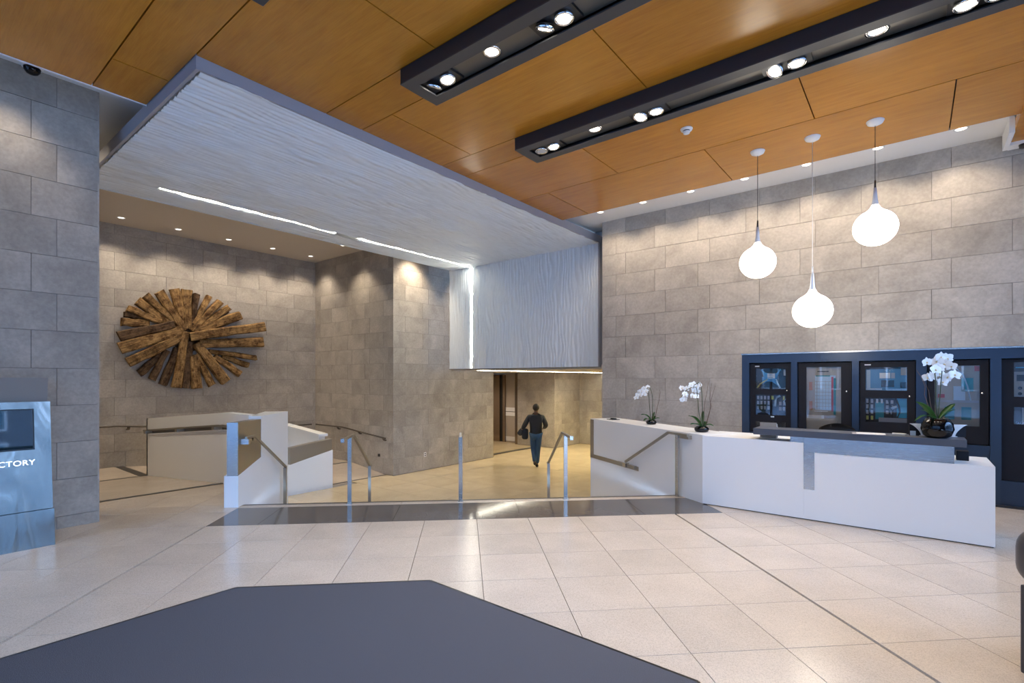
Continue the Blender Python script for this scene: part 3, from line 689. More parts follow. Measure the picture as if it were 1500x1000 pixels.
# wall handrails of the ramp
def wall_rail(name, label, pts, brs, off_):
    t = empty(name, pts[0], 0, label, 'handrail'); p0 = Vector(pts[0])
    tube_obj('rail', [Vector(p)-p0 for p in pts], .019, M['reveal'], t, 8)
    for b in brs:
        b = Vector(b)-p0; o_ = Vector(off_); bm = bmesh.new(); bar(bm, [b+Vector((0, 0, -.02)), b+o_*.5+Vector((0, 0, -.07)), b+o_+Vector((0, 0, -.07))], .05, .03); bm_obj('bracket', bm, M['reveal'], t)
wall_rail('wall_handrail', 'steel handrail on the grey back wall below the sculpture', [(-13.80, 1.2, .60), (-13.80, 3.3, .60), (-13.80, 6.4, .315), (-13.80, 7.9, .315)], [(-13.8, 2.3, .60), (-13.8, 3.5, .58), (-13.8, 5.2, .43), (-13.8, 7.0, .315)], (-.09, 0, 0))
wall_rail('wall_handrail', 'steel handrail sloping down the grey side wall by the corner', [(-13.7, 7.98, .315), (-12.35, 7.98, .315), (-10.45, 7.98, .14)], [(-12.6, 7.98, .315), (-11.6, 7.98, .25), (-10.55, 7.98, .15)], (0, .09, 0))
t = tag(box('wall_box', -10.85, -10.79, 8.045, 8.07, -.36, -.29, M['black']), 'tiny black box low on the side wall near the corner', 'box')
t = empty('wall_outlet', (-10.25, 9.12, -.38), 0, 'small white socket low on the grey hall wall', 'outlet')
box('plate', 0, .012, -.04, .04, -.06, .06, M['white'], t); box('socket', .012, .015, -.018, .018, .012, .04, M['black'], t); box('socket', .012, .015, -.018, .018, -.04, -.012, M['black'], t)

# ------------------------------------------------------------------ STEP HANDRAILS
def step_rail(u, label, upper=True, lower=True):
    t = empty('handrail', FW(u, 6.82, 0), FA, label, 'handrail', 'steel handrails on the steps')
    if upper: box('post', -.025, .025, -.008, .008+.012, 0, .875, M['steel'], t, .002); box('base_plate', -.04, .04, -.03, .04, 0, .008, M['steel'], t)
    bm = bmesh.new(); bar(bm, [(0, -.37, .885), (0, .24, .885), (0, 1.44, .255)], .030, .030); bm_obj('rail', bm, M['bronze'], t)
    box('rail_cap', -.022, .022, -.39, -.365, .855, .905, M['steel'], t)
    box('bracket', -.02, .02, -.02, .03, .85, .872, M['steel'], t)
    if lower:
        box('lower_post', -.022, .022, 1.40, 1.42, ZL, .255, M['bronze'], t); box('lower_plate', -.04, .04, 1.37, 1.45, ZL, ZL+.01, M['bronze'], t)
        tube_obj('rail_end', [(0, 1.43, .255), (0, 1.50, .25)], .02, M['bronze'], t)
    return t
step_rail(-1.505, 'steel handrail on the steps, left of the centre one')
step_rail(-.05, 'steel handrail at the centre of the steps, seen end-on')
step_rail(1.385, 'steel handrail on the steps nearest the walking person')
h = empty('handrail', FW(-2.80, 6.82, 0), FA, 'steel handrail fixed to the steel panel of the left parapet', 'handrail')
bm = bmesh.new(); bar(bm, [(0, -.02, .885), (0, .24, .885), (0, 1.44, .255)], .030, .030); bm_obj('rail', bm, M['bronze'], h)
box('rail_bracket', -.085, .022, .0, .10, .80, .87, M['steel'], h); box('rail_bracket', -.085, .02, .16, .22, .83, .87, M['steel'], h)
box('lower_post', -.022, .022, 1.38, 1.42, ZL, .255, M['bronze'], h); box('lower_plate', -.04, .04, 1.37, 1.45, ZL, ZL+.01, M['bronze'], h)

# ------------------------------------------------------------------ RECEPTION DESK
DB = 6.757
rd = empty('reception_desk', (-2.176, DB, 0), 0, 'long white reception desk with steel inlay and charcoal counter', 'desk')
dx = lambda x: x+2.176
dy = lambda y: y-DB
def D(nm, xa, xb, ya, yb, za, zb, m, bev=0, par=None): return box(nm, dx(xa), dx(xb), dy(ya), dy(yb), za, zb, M[m], par or rd, bev)
D('tall_front', -2.176, -1.011, DB, DB+.12, .012, .90, 'desk'); D('tall_top', -2.176, -1.15, DB+.12, DB+.76, .86, .90, 'desk')
D('front_panel', -1.010, -.901, DB, DB+.12, .012, .36, 'desk'); D('front_panel', -.901, .62, DB, DB+.12, .012, .793, 'desk')
D('end_panel', .56, .62, DB+.121, DB+.76, .012, .759, 'desk'); D('desk_top', -1.149, .62, DB+.121, DB+.76, .76, .793, 'desk'); D('shadow_gap', -2.17, .61, DB+.02, DB+.7, 0, .012, 'black')
D('steel_inlay', -1.009, .32, DB-.004, DB+.10, .794, .965, 'steel'); D('steel_inlay', -1.15, -1.012, DB-.003, DB+.10, .902, .964, 'steel'); D('steel_inlay', -1.010, -.901, DB-.004, DB+.02, .36, .792, 'steel')
# the desk wing splays back along the steps
wg0, wg1 = W0, W1
off_w = WN*.55
def WG(p): return (p.x+2.176, p.y-DB)
wing = [W0, W0+WD*3.0, W0+WD*3.0+off_w, W0+off_w]
prism('wing_upper', [WG(p) for p in wing], .2451, .903, M['desk'], rd)
prism('wing_lower', [WG(p) for p in wing], -.86, .175, M['desk'], rd)
core = [W0+WD*.01+WN*.02, W0+WD*2.98+WN*.02, W0+WD*2.98+off_w, W0+off_w]
prism('wing_reveal', [WG(p) for p in core], .17, .25, M['desk'], rd)
# steel strip in the reveal and up the wing end
a0, a1 = W0+WD*1.45, W0+WD*3.0
prism('steel_reveal', [WG(p) for p in (a0-WN*.004, a1-WN*.004, a1+WN*.015, a0+WN*.015)], .175, .245, M['bronze'], rd)
a0 = W0
prism('wing_joint', [WG(p) for p in (a0+WN*.0, W0+WD*1.45+WN*.0, W0+WD*1.45+WN*.02, a0+WN*.02)], .175, .245, M['desk'], rd)
e0 = W0+WD*2.88
prism('steel_end_strip', [WG(p) for p in (e0-WN*.004, e0+WD*.125-WN*.004, e0+WD*.125+off_w*1.01, e0+off_w*1.01)], .176, .888, M['bronze'], rd)
# charcoal transaction counter
ct = D('counter_slab', -1.552, .413, DB-.03, DB+.30, .965, 1.04, 'counter', .004)
D('counter_support', -1.1, .25, DB+.10, DB+.20, .79, .965, 'dark_metal')
# wing handrail
def onw(s_, o_=.0, z=0): p = W0+WD*s_-WN*o_; return Vector((p.x, p.y, z))
hw = empty('handrail', onw(.41, .05, 0), 0, 'steel handrail on a full-height post against the white desk wing', 'handrail'); h0 = onw(.41, .05, 0)
bm = bmesh.new(); bar(bm, [onw(.20, .07, .878)-h0, onw(.62, .07, .878)-h0, onw(1.72, .07, .29)-h0], .030, .032); bm_obj('rail', bm, M['bronze'], hw)
bm = bmesh.new(); bar(bm, [onw(.20, .035, .85)-h0, onw(.42, .035, .85)-h0], .06, .05); bm_obj('rail_bracket', bm, M['bronze'], hw)
bm = bmesh.new(); bar(bm, [onw(.425, .07, 0)-h0, onw(.425, .07, .862)-h0], .05, .05); 
bm.free(); bm = bmesh.new(); rz = math.atan2(WD.y, WD.x); bx(bm, -.03, .03, -.012, .012, 0, .862, Matrix.Translation(onw(.425, .07)-h0) @ Matrix.Rotation(rz, 4, 'Z')); bm_obj('post', bm, M['steel'], hw)
bm = bmesh.new(); bar(bm, [onw(1.50, .03, .225)-h0, onw(2.02, .03, .225)-h0], .05, .055); bm_obj('end_bracket', bm, M['bronze'], hw)
bm = bmesh.new(); bar(bm, [onw(1.70, .05, .235)-h0, onw(1.78, .05, .235)-h0], .07, .07); bm_obj('fixing', bm, M['steel'], hw)

# ------------------------------------------------------------------ EQUIPMENT NICHE AND CABINETS
ni = struct(empty('trim_4', (0, 0, 0))); NB = RB
def NI(nm, xa, xb, ya, yb, za, zb, m='niche'): return box(nm, xa, xb, ya, yb, za, zb, M[m], ni)
NI('head', -2.24, 2.6, NB-.006, NB+.35, 1.91, 2.05); NI('jamb', -2.24, -2.13, NB-.006, NB+.35, 0, 1.91); NI('jamb', 2.5, 2.6, NB-.006, NB+.35, 0, 1.91)
mull = [(-1.515, -1.43), (-.715, -.63), (.025, .14), (.775, .88)]
for a, b in mull: NI('mullion', a, b, NB-.004, NB+.35, 0, 1.91)
for (a, b) in ((-2.13, -1.515), (-1.43, -.715), (-.63, .025), (.14, .775)): NI('lower_panel', a, b, NB+.02, NB+.05, .02, .775)
NI('lower_panel', .88, 2.5, NB+.02, NB+.05, .02, .34); NI('plinth', -2.24, 2.6, NB-.012, NB+.02, 0, .03, 'dark_metal'); NI('niche_back', -2.13, 2.5, NB+.33, NB+.36, 0, 1.95, 'black')
NI('head_edge', -2.25, 2.61, NB-.012, NB+.01, 2.045, 2.062, 'steel')
def cabinet(xa, xb, za, zb, label, wins):
    t = empty('equipment_cabinet', (xa, NB+.05, za), 0, label, 'cabinet', 'alarm cabinets in the niche'); W_, H_ = xb-xa, zb-za
    def K(nm, a, b, ya, yb, c, d, m, par=None): return box(nm, a-xa, b-xa, ya, yb, c-za, d-za, M[m], par or t)
    K('body', xa+.01, xb-.01, .09, .26, za, zb, 'cab_in')
    bm = bmesh.new(); xs = [xa] + [v for w_ in [wins[0]] for v in (w_[0], w_[1])] + [xb]
    wx0, wx1 = wins[0][0], wins[0][1]
    bx(bm, 0, wx0-xa, 0, .04, 0, H_); bx(bm, wx1-xa, W_, 0, .04, 0, H_)
    zc = za
    for (a, b, c, d) in sorted(wins, key=lambda w_: w_[2]):
        bx(bm, wx0-xa, wx1-xa, 0, .04, zc-za, c-za); zc = d
    bx(bm, wx0-xa, wx1-xa, 0, .04, zc-za, H_)
    d_ = bm_obj('door', bm, M['cab'], t)
    for (a, b, c, d) in wins: K('pane', a-.004, b+.004, .018, .024, c-.004, d+.004, 'glass', d_)
    lk = lathe_obj('lock', [(0, .012), (.012, .012), (.014, 0), (0, 0)], M['reflector'], d_, 14); lk.rotation_euler = (PI/2, 0, 0); lk.location = (W_-.06, 0, 1.46-za if len(wins) != 2 or xa < -1 else 1.40-za)
    return t, K
# first: cables above, modules below
t, K = cabinet(-2.125, -1.52, .785, 1.895, 'leftmost equipment cabinet, blue cables above a grid of small modules', [(-2.045, -1.60, 1.485, 1.815), (-2.045, -1.60, 1.06, 1.39), (-2.045, -1.60, .80, .95)])
cab1 = t
def cablepts(K_, t_, pts, r_, m): tube_obj('cable', [(p[0]-t_.location.x, p[1], p[2]-t_.location.z) for p in pts], r_, M[m], t_, 6)
for k in range(4):
    cablepts(K, t, [(-1.97+.01*k, .075, 1.80-.01*k), (-1.92, .068, 1.74-.02*k), (-1.83, .06, 1.72-.025*k), (-1.74, .066, 1.73-.02*k), (-1.68-.01*k, .075, 1.80)], .014, 'cable_blue')
    cablepts(K, t, [(-1.96, .076, 1.66-.03*k), (-1.9, .06, 1.67-.02*k), (-1.80, .06, 1.67-.02*k), (-1.73, .07, 1.64-.03*k)], .012, 'cable_blue')
cablepts(K, t, [(-2.035, .07, 1.50), (-1.99, .065, 1.56), (-1.93, .06, 1.60), (-1.87, .06, 1.64)], .012, 'cable_yl'); cablepts(K, t, [(-1.75, .07, 1.65), (-1.73, .065, 1.58), (-1.69, .06, 1.50)], .012, 'cable_lt')
K('label_card', -1.875, -1.765, .05, .055, 1.655, 1.735, 'paper'); K('plate', -1.64, -1.605, .06, .085, 1.70, 1.80, 'beigeplate'); K('name_tag', -2.05, -1.985, -.004, .0, 1.845, 1.862, 'paper'); K('name_tag', -1.815, -1.765, -.004, 0, 1.025, 1.045, 'cable_lt')
for r_ in range(3):
    for c_ in range(4): K('module', -2.035+.053*c_, -2.006+.053*c_, .06, .09, 1.145+.083*r_, 1.20+.083*r_, 'module')
    for c_ in range(2):
        if r_ < 2: K('module', -1.705+.055*c_, -1.672+.055*c_, .06, .09, 1.135+.083*r_, 1.195+.083*r_, 'module')
K('module', -1.82, -1.785, .06, .09, 1.31, 1.37, 'module_y'); K('module', -1.65, -1.625, .06, .09, 1.31, 1.37, 'module_y')
cablepts(K, t, [(-1.69, .06, 1.375), (-1.735, .055, 1.35), (-1.758, .055, 1.29), (-1.762, .055, 1.20)], .018, 'cable_lt'); cablepts(K, t, [(-1.605, .06, 1.325), (-1.635, .055, 1.29), (-1.62, .055, 1.24), (-1.603, .06, 1.22)], .012, 'cable_lt')
# second: one tall graphic panel
t, K = cabinet(-1.42, -.725, .785, 1.895, 'cabinet behind the office chair, one tall window with a line drawing board', [(-1.315, -.855, .82, 1.83)])
K('board', -1.32, -.85, .05, .07, .815, 1.84, 'beigeplate'); K('drawing', -1.20, -.93, .045, .05, 1.17, 1.70, 'cable_lt')
for k in range(8): K('drawn_line', -1.20, -.95+.03*(k % 2), .042, .045, 1.22+.055*k, 1.226+.055*k, 'module')
for k in range(6): K('drawn_line', -1.18+.04*k, -1.176+.04*k, .042, .045, 1.18, 1.62-.02*(k % 3), 'module')
K('red_bar', -.985, -.958, .041, .045, 1.15, 1.68, 'red'); K('teal_bar', -.956, -.925, .041, .045, 1.10, 1.66, 'teal'); K('orange_bar', -1.28, -1.235, .041, .05, 1.16, 1.30, 'orange'); K('orange_bar', -1.28, -1.235, .041, .05, 1.47, 1.60, 'orange'); K('heading', -1.17, -1.02, .045, .05, 1.755, 1.768, 'cab'); K('heading', -1.21, -1.03, .045, .05, 1.14, 1.155, 'paper'); K('caption', -1.31, -1.08, .045, .05, 1.035, 1.085, 'paper'); K('teal_line', -1.19, -1.00, .041, .045, 1.685, 1.70, 'teal')
# third: blue boards
t, K = cabinet(-.62, .015, .785, 1.895, 'cabinet in the middle of the niche, blue boards above green modules', [(-.555, -.075, 1.48, 1.815), (-.555, -.075, 1.02, 1.37)])
K('board', -.56, -.07, .075, .088, 1.475, 1.79, 'blueboard'); K('label_card', -.39, -.265, .055, .06, 1.655, 1.735, 'paper'); K('label_card', -.255, -.21, .055, .06, 1.655, 1.735, 'module'); K('plate', -.145, -.08, .05, .075, 1.70, 1.81, 'beigeplate')
K('white_sheet', -.545, -.50, .06, .075, 1.49, 1.78, 'cable_lt'); K('dark_block', -.37, -.22, .06, .075, 1.53, 1.63, 'dark_metal'); K('pale_strip', -.55, -.36, .05, .06, 1.485, 1.51, 'cable_lt'); K('dark_block', -.15, -.08, .06, .075, 1.52, 1.60, 'dark_metal'); K('name_tag', -.565, -.49, -.004, 0, 1.845, 1.862, 'paper'); K('name_tag', -.16, -.08, -.004, 0, .862, .878, 'paper')
K('board', -.44, -.34, .075, .09, 1.06, 1.31, 'teal'); K('cyan_sheet', -.19, -.07, .07, .085, 1.09, 1.37, 'cyan'); K('strip', -.40, -.075, .05, .07, 1.025, 1.085, 'module')
for r_ in range(4):
    for c_ in range(2): K('module', -.548+.055*c_, -.52+.055*c_, .05, .075, 1.05+.082*r_, 1.108+.082*r_, 'module_y' if r_ == 0 else 'module')
for c_ in range(2): K('module', -.43+.055*c_, -.405+.055*c_, .05, .075, 1.295, 1.355, 'paper')
for (c_, r_) in ((0, 0), (1, 0), (0, 1), (1, 1), (0, 2), (1, 2)): K('module', -.315+.055*c_, -.285+.055*c_, .05, .075, 1.14+.075*r_, 1.19+.075*r_, 'module')
cablepts(K, t, [(-.20, .06, 1.37), (-.165, .05, 1.25), (-.155, .05, 1.17), (-.185, .055, 1.09)], .012, 'black'); cablepts(K, t, [(-.29, .06, 1.34), (-.255, .05, 1.25), (-.235, .05, 1.15), (-.245, .055, 1.09)], .012, 'black'); cablepts(K, t, [(-.25, .05, 1.22), (-.215, .05, 1.24), (-.185, .05, 1.25)], .022, 'cable_lt')
# fourth: one tall window
t, K = cabinet(.15, .765, .785, 1.895, 'cabinet behind the tall orchid, one window over a beige plate', [(.225, .68, 1.02, 1.825)])
K('plate', .22, .685, .05, .07, 1.015, 1.83, 'beigeplate'); K('shelf_line', .23, .675, .044, .05, 1.33, 1.36, 'module'); K('window_reflection', .33, .43, .044, .05, 1.10, 1.27, 'teal'); K('window_reflection', .50, .60, .044, .05, 1.10, 1.27, 'teal'); K('window_reflection', .50, .62, .044, .05, 1.48, 1.66, 'teal'); K('blue_sheet', .42, .54, .044, .05, 1.36, 1.55, 'cable_lt'); K('red_tag', .63, .68, .044, .05, 1.75, 1.82, 'red'); K('dark_tag', .26, .33, .044, .05, 1.39, 1.44, 'red')  # teal plates paint the reflection of outside windows in the glass
cablepts(K, t, [(.44, .04, 1.80), (.52, .035, 1.70), (.56, .035, 1.55), (.59, .035, 1.36)], .010, 'cable_lt')
# fifth: rack
t, K = cabinet(.885, 1.75, .345, 1.895, 'tall equipment rack cut by the right edge of the photo', [(1.0, 1.60, 1.42, 1.86), (1.0, 1.60, 1.07, 1.29)])
K('plate', 1.0, 1.60, .05, .08, 1.42, 1.74, 'beigeplate'); K('name_tag', 1.02, 1.10, .04, .05, 1.785, 1.80, 'cyan'); K('display', 1.03, 1.10, .042, .05, 1.62, 1.70, 'cab'); K('plate', 1.08, 1.60, .05, .08, 1.07, 1.28, 'beigeplate')
for (x, z) in ((1.06, 1.53), (1.06, 1.46)): 
    kn = lathe_obj('knob', [(0, .02), (.018, .02), (.02, 0), (0, 0)], M['cab'], t, 16); kn.rotation_euler = (PI/2, 0, 0); kn.location = (x-.885, .05, z-.345)

# ------------------------------------------------------------------ TIMBER WALL SCULPTURE (y0, z0, y1, z1, width, dark, layer)
BEAMS = [(4.621, 2.88, 4.394, 3.78, 0.2, 0, 1), (4.657, 2.883, 4.654, 3.798, 0.21, 0, 1), (4.747, 2.858, 4.889, 3.744, 0.141, 1, 0), (4.803, 2.989, 5.166, 3.716, 0.128, 0, 0), (4.747, 2.827, 5.407, 3.616, 0.161, 0, 1), (4.803, 2.815, 5.624, 3.485, 0.152, 0, 1), (4.889, 2.838, 5.896, 3.319, 0.206, 0, 1), (4.705, 2.667, 6.519, 3.065, 0.246, 0, 3), (4.918, 2.521, 6.466, 2.641, 0.25, 0, 2), (5.137, 2.339, 6.312, 2.216, 0.128, 0, 1), (5.453, 2.221, 6.126, 2.004, 0.142, 0, 0), (5.271, 2.215, 5.896, 1.78, 0.165, 0, 1), (4.86, 2.518, 5.531, 1.578, 0.234, 0, 2), (4.86, 2.264, 5.226, 1.482, 0.165, 0, 1), (4.817, 2.199, 4.875, 1.422, 0.223, 0, 1), (4.724, 2.542, 4.635, 1.426, 0.19, 1, 0), (4.607, 2.785, 4.416, 1.444, 0.191, 0, 3), (4.47, 2.373, 4.177, 1.508, 0.168, 1, 0), (4.242, 2.331, 3.932, 1.63, 0.146, 1, 1), (4.124, 2.205, 3.708, 1.763, 0.166, 1, 0), (4.538, 2.656, 3.49, 2.008, 0.218, 0, 3), (4.511, 2.794, 3.325, 2.319, 0.256, 0, 2), (4.362, 2.936, 3.313, 2.576, 0.218, 1, 2), (3.894, 2.912, 3.372, 2.919, 0.177, 0, 1), (4.098, 2.984, 3.49, 3.231, 0.155, 0, 1), (4.309, 2.932, 3.659, 3.42, 0.179, 0, 1), (4.389, 3.016, 3.819, 3.552, 0.179, 0, 1), (4.574, 2.814, 4.086, 3.689, 0.199, 0, 2), (3.844, 3.041, 3.43, 3.098, 0.118, 1, 0), (5.609, 3.391, 4.918, 2.967, 0.124, 1, 0), (5.831, 3.212, 4.975, 2.876, 0.16, 1, 0)]
AX = -13.90
ws_ = empty('wall_sculpture', (AX, 4.70, 2.65), 0, 'round wall sculpture of weathered timber beams fanning out from the centre', 'sculpture')
bm = bmesh.new(); lathe(bm, [(0, 0), (.35, 0), (.35, .03), (0, .03)], 20, Matrix.Rotation(PI/2, 4, 'Y')); bm_obj('hub', bm, M['timber_dark'], ws_)
rb = random.Random(3)
for k, (y0, z0, y1, z1, w_, dk, lv) in enumerate(BEAMS):
    d = Vector((0, y1-y0, z1-z0)); ln = d.length; d.normalize(); n_ = 5
    bm = bmesh.new(); th_ = .10 + .02*rb.random(); rings = []
    for i in range(n_+1):
        s_ = ln*i/n_; wq = w_*(.86 + .18*i/n_)*(.95+.1*rb.random())/2; t2 = th_*(.92+.16*rb.random()); bend = .012*rb.uniform(-1, 1)
        ch = .25
        pr_ = [(-wq, 0), (wq, 0), (wq, t2*(1-ch)), (wq*(1-ch*1.2), t2), (-wq*(1-ch*.8), t2*1.02), (-wq, t2*(1-ch))]
        rings.append([bm.verts.new((s_ + (rb.uniform(-.02, .02) if i in (0, n_) else 0), a+bend, b)) for a, b in pr_])
    for a, b in zip(rings, rings[1:]):
        for q in range(6): bm.faces.new([a[q], a[(q+1) % 6], b[(q+1) % 6], b[q]])
    bm.faces.new(rings[0][::-1]); bm.faces.new(rings[-1]); bmesh.ops.recalc_face_normals(bm, faces=bm.faces[:])
    o = bm_obj('timber_beam', bm, M['timber_dark'] if dk else M['timber'], ws_)
    ex = d; ez = Vector((1, 0, 0)); ey = ez.cross(ex)
    mt = Matrix((ex, ey, ez)).transposed().to_4x4(); mt.translation = Vector((0, y0-4.70, z0-2.65)) + ez*(.012 + .028*lv + .002*(k % 5)); o.matrix_local = mt

# ------------------------------------------------------------------ FLOOR MAT
mp_ = [(-2.71, 3.226), (-1.79, 4.154), (-.277, 4.154), (1.262, 2.629), (1.262, -.6), (-2.71, -.6)]
t = empty('entrance_mat', FW(0, 2, 0), FA, 'large charcoal entrance mat with cut corners on the pale floor', 'mat')
prism('pile', [(p[0], p[1]-2) for p in mp_], .001, .009, M['carpet'], t)
cx, cy = -.72, 2.2
bm = bmesh.new()
for p, q in zip(mp_, mp_[1:]+mp_[:1]):
    bar(bm, [(p[0], p[1]-2, .005), (q[0], q[1]-2, .005)], .018, .0085)
bm_obj('edge_trim', bm, M['black'], t)

# ------------------------------------------------------------------ DIRECTORY KIOSK
KB1, KB0 = 1.085, -.55
ki = empty('directory_kiosk', (-7.35, .27, 0), 0, 'brushed steel directory kiosk with dark screen standing against the grey column', 'kiosk')
fx = lambda z: -6.69 - .18*min(1, z/1.42)
def kprism(nm, ya, yb, za, zb, m, o0=0, o1=0, back=-7.345, ta=0, tb=0):
    bm = bmesh.new()
    pts = []
    vs = []
    for (y, z, tp) in ((ya+ta, za, 0), (yb-ta, za, 0), (yb-tb, zb, 1), (ya+tb, zb, 1)):
        vs.append((bm.verts.new((back+7.35, y-.27, z)), bm.verts.new((fx(z)+(o1 if tp else o0)+7.35, y-.27, z))))
    bm.faces.new([v_[1] for v_ in vs]); bm.faces.new([v_[0] for v_ in vs][::-1])
    for i in range(4): a, b = vs[i], vs[(i+1) % 4]; bm.faces.new([a[0], b[0], b[1], a[1]])
    bmesh.ops.recalc_face_normals(bm, faces=bm.faces[:]); return bm_obj(nm, bm, M[m], ki)
kprism('base_panel', KB0, KB1+.01, .0, .355, 'kiosk'); kprism('front_panel', KB0, KB1, .362, 1.42, 'kiosk'); kprism('core', KB0+.02, KB1-.02, .02, 1.41, 'dark_metal', -.03, -.03)
kprism('top_cap', KB0, KB1-.015, 1.42, 1.66, 'stonecap' if 'stonecap' in M else 'bronze', -.04, -.01)
kprism('screen_bezel', .0, .962, .95, 1.352, 'black', .004, .004); kprism('screen', .012, .95, .965, 1.340, 'screen', .006, .006)
cu = bpy.data.curves.new('lettering', 'FONT'); cu.body = 'DIRECTORY'; cu.size = .098; cu.extrude = .003; cu.align_x = 'RIGHT'; cu.space_character = 1.05
to = bpy.data.objects.new('lettering', cu); C.objects.link(to); bpy.context.view_layer.update()
me = bpy.data.meshes.new_from_object(to.evaluated_get(bpy.context.evaluated_depsgraph_get())); bpy.data.objects.remove(to)
me.materials.clear(); me.materials.append(M['letter']); to = bpy.data.objects.new('lettering', me); C.objects.link(to); to.parent = ki
sl_ = math.atan2(.18, 1.42)
to.scale = (.78, .74, 1); to.rotation_euler = (PI/2 - sl_, 0, PI/2); to.location = (fx(.81)+.004+7.35, .963-.27, .805)

# ------------------------------------------------------------------ ORCHIDS
CX = Vector((math.cos(TH), math.sin(TH), 0))                  # to the right as seen from the entrance
def flower_mesh():
    bm = bmesh.new()
    def petal(ang, ln, wd, z0, cup):
        ca, sa = math.cos(ang), math.sin(ang); rows_ = []
        for i in range(5):
            f_ = i/4; w__ = wd*math.sin(PI*(.10+.86*f_))**.8; r_ = ln*f_
            rows_.append([bm.verts.new((ca*r_-sa*w__*e, -(z0 + cup*math.sin(f_*2.2) - .15*abs(e)*w__), sa*r_+ca*w__*e)) for e in (-1, 0, 1)])
        for a, b in zip(rows_, rows_[1:]):
            for q in range(2): bm.faces.new([a[q], a[q+1], b[q+1], b[q]])
    for a in (90, 215, 325): petal(R(a), 1.0, .34, 0, .10)
    for a in (18, 162): petal(R(a), 1.05, .56, .06, .12)
    nf = len(bm.faces)
    bmesh.ops.create_uvsphere(bm, u_segments=8, v_segments=5, radius=.17, matrix=Matrix.Translation((0, -.12, -.06)) @ Matrix.Diagonal((1, 1, 1.2, 1)))
    me = bpy.data.meshes.new('flower'); bm.to_mesh(me); bm.free(); me.materials.append(M['petal']); me.materials.append(M['petal_c'])
    for p in me.polygons:
        p.use_smooth = True
        if p.index >= nf: p.material_index = 1
    return me
FLM = flower_mesh()
def leaf(parent, base, tip, wd, sag, m='leaf'):
    bm = bmesh.new(); base, tip = Vector(base), Vector(tip); side = (tip-base).cross(Vector((0, 0, 1)))
    side = side.normalized() if side.length > 1e-4 else Vector((1, 0, 0)); rows_ = []
    for i in range(9):
        f_ = i/8; p = base.lerp(tip, f_) + Vector((0, 0, sag*math.sin(PI*f_))); w_ = 1.8*wd*math.sin(PI*(.10+.80*f_))**.9 if f_ < 1 else .001
        w_ = max(w_, .002)
        rows_.append([bm.verts.new(p - side*w_ + Vector((0, 0, w_*.35))), bm.verts.new(p), bm.verts.new(p + side*w_ + Vector((0, 0, w_*.35)))])
    for a, b in zip(rows_, rows_[1:]):
        for q in range(2): bm.faces.new([a[q], a[q+1], b[q+1], b[q]])
    g = bmesh.ops.solidify(bm, geom=bm.faces[:], thickness=.003)
    return bm_obj('leaf', bm, M[m], parent, True)
def orchid(loc, label, px, pot, flowers, stems, leaves, twigs, fr, seed):
    """px: metres per photo pixel at that distance; offsets are (right, up) from the pot base, in pixels"""
    t = empty('potted_orchid', loc, TH, label, 'plant', 'white orchids on the desk'); r_ = random.Random(seed)
    P3 = lambda x, z, y=0: (x*px, y, z*px)
    w_, h_ = pot; lathe_obj('pot', [(0, 0), (w_*.30, 0), (w_*.42, h_*.12), (w_*.5, h_*.45), (w_*.47, h_*.72), (w_*.36, h_*.95), (w_*.30, h_), (w_*.28, h_*.94), (w_*.33, h_*.8), (0, h_*.78)], M['gloss_black'], t, 32)
    lathe_obj('moss', [(0, h_*.93), (w_*.2, h_*.9), (w_*.30, h_*.82)], M['stem'], t, 16)
    for s_ in stems:
        pts = [Vector(P3(*p)) for p in s_]; o_ = []
        for i in range(len(pts)-1):
            p0, p1, p2, p3 = pts[max(i-1, 0)], pts[i], pts[i+1], pts[min(i+2, len(pts)-1)]
            for k in range(5):
                q = k/5; o_.append(.5*((2*p1)+(p2-p0)*q+(2*p0-5*p1+4*p2-p3)*q*q+(3*p1-p0-3*p2+p3)*q**3))
        o_.append(pts[-1]); tube_obj('flower_stem', o_, .0045, M['stem'], t, 6)
    for s_ in twigs: tube_obj('twig', [P3(*p) for p in s_], [.004-.0025*i/max(1, len(s_)-1) for i in range(len(s_))], M['twig'], t, 5)
    for (b, tp, w__, sg) in leaves: leaf(t, P3(*b), P3(*tp), w__, sg)
    for (x, z) in flowers:
        o = link(bpy.data.objects.new('flower', FLM), t); s_ = fr*r_.uniform(.9, 1.1); o.scale = (s_, s_, s_)
        o.location = P3(x, z, r_.uniform(-.05, .05)); o.rotation_euler = (R(r_.uniform(-25, 10)), R(r_.uniform(-18, 18)), R(r_.uniform(-35, 35)))
    return t
orchid((.19, 6.83, 1.04), 'white orchid in a round gloss black vase on the charcoal counter', .00737, (.275, .205),
    [(-11, 106), (1, 107), (13, 111), (7, 103), (20, 100), (-8, 95), (-1, 98), (-10, 84), (-3, 85), (8, 90), (15, 85), (19, 88), (8, 78), (5, 113)],
    [[(0, 26), (-2, 50), (-2, 75), (-4, 95)], [(1, 26), (4, 60), (6, 85), (9, 106), (16, 100)]],
    [((-2, 25, 0), (-33, 51, -.03), .026, .02), ((-2, 24, -.02), (-43, 24, -.10), .014, .055), ((2, 25, 0), (25, 48, .0), .025, .005), ((3, 25, .0), (14, 40, -.10), .024, .02), ((0, 25, .03), (-10, 38, .12), .024, .02)],
    [[(-6, 26), (-13, 46), (-18, 60), (-17, 72), (-24, 88), (-30, 96)], [(-5, 26), (-10, 50), (-12, 66), (-19, 80), (-28, 93)]], .058, 1)
k2 = 1/8.82
f2 = lambda L_, bx_, by_: [((x-bx_)*k2, (by_-y)*k2) for x, y in L_]
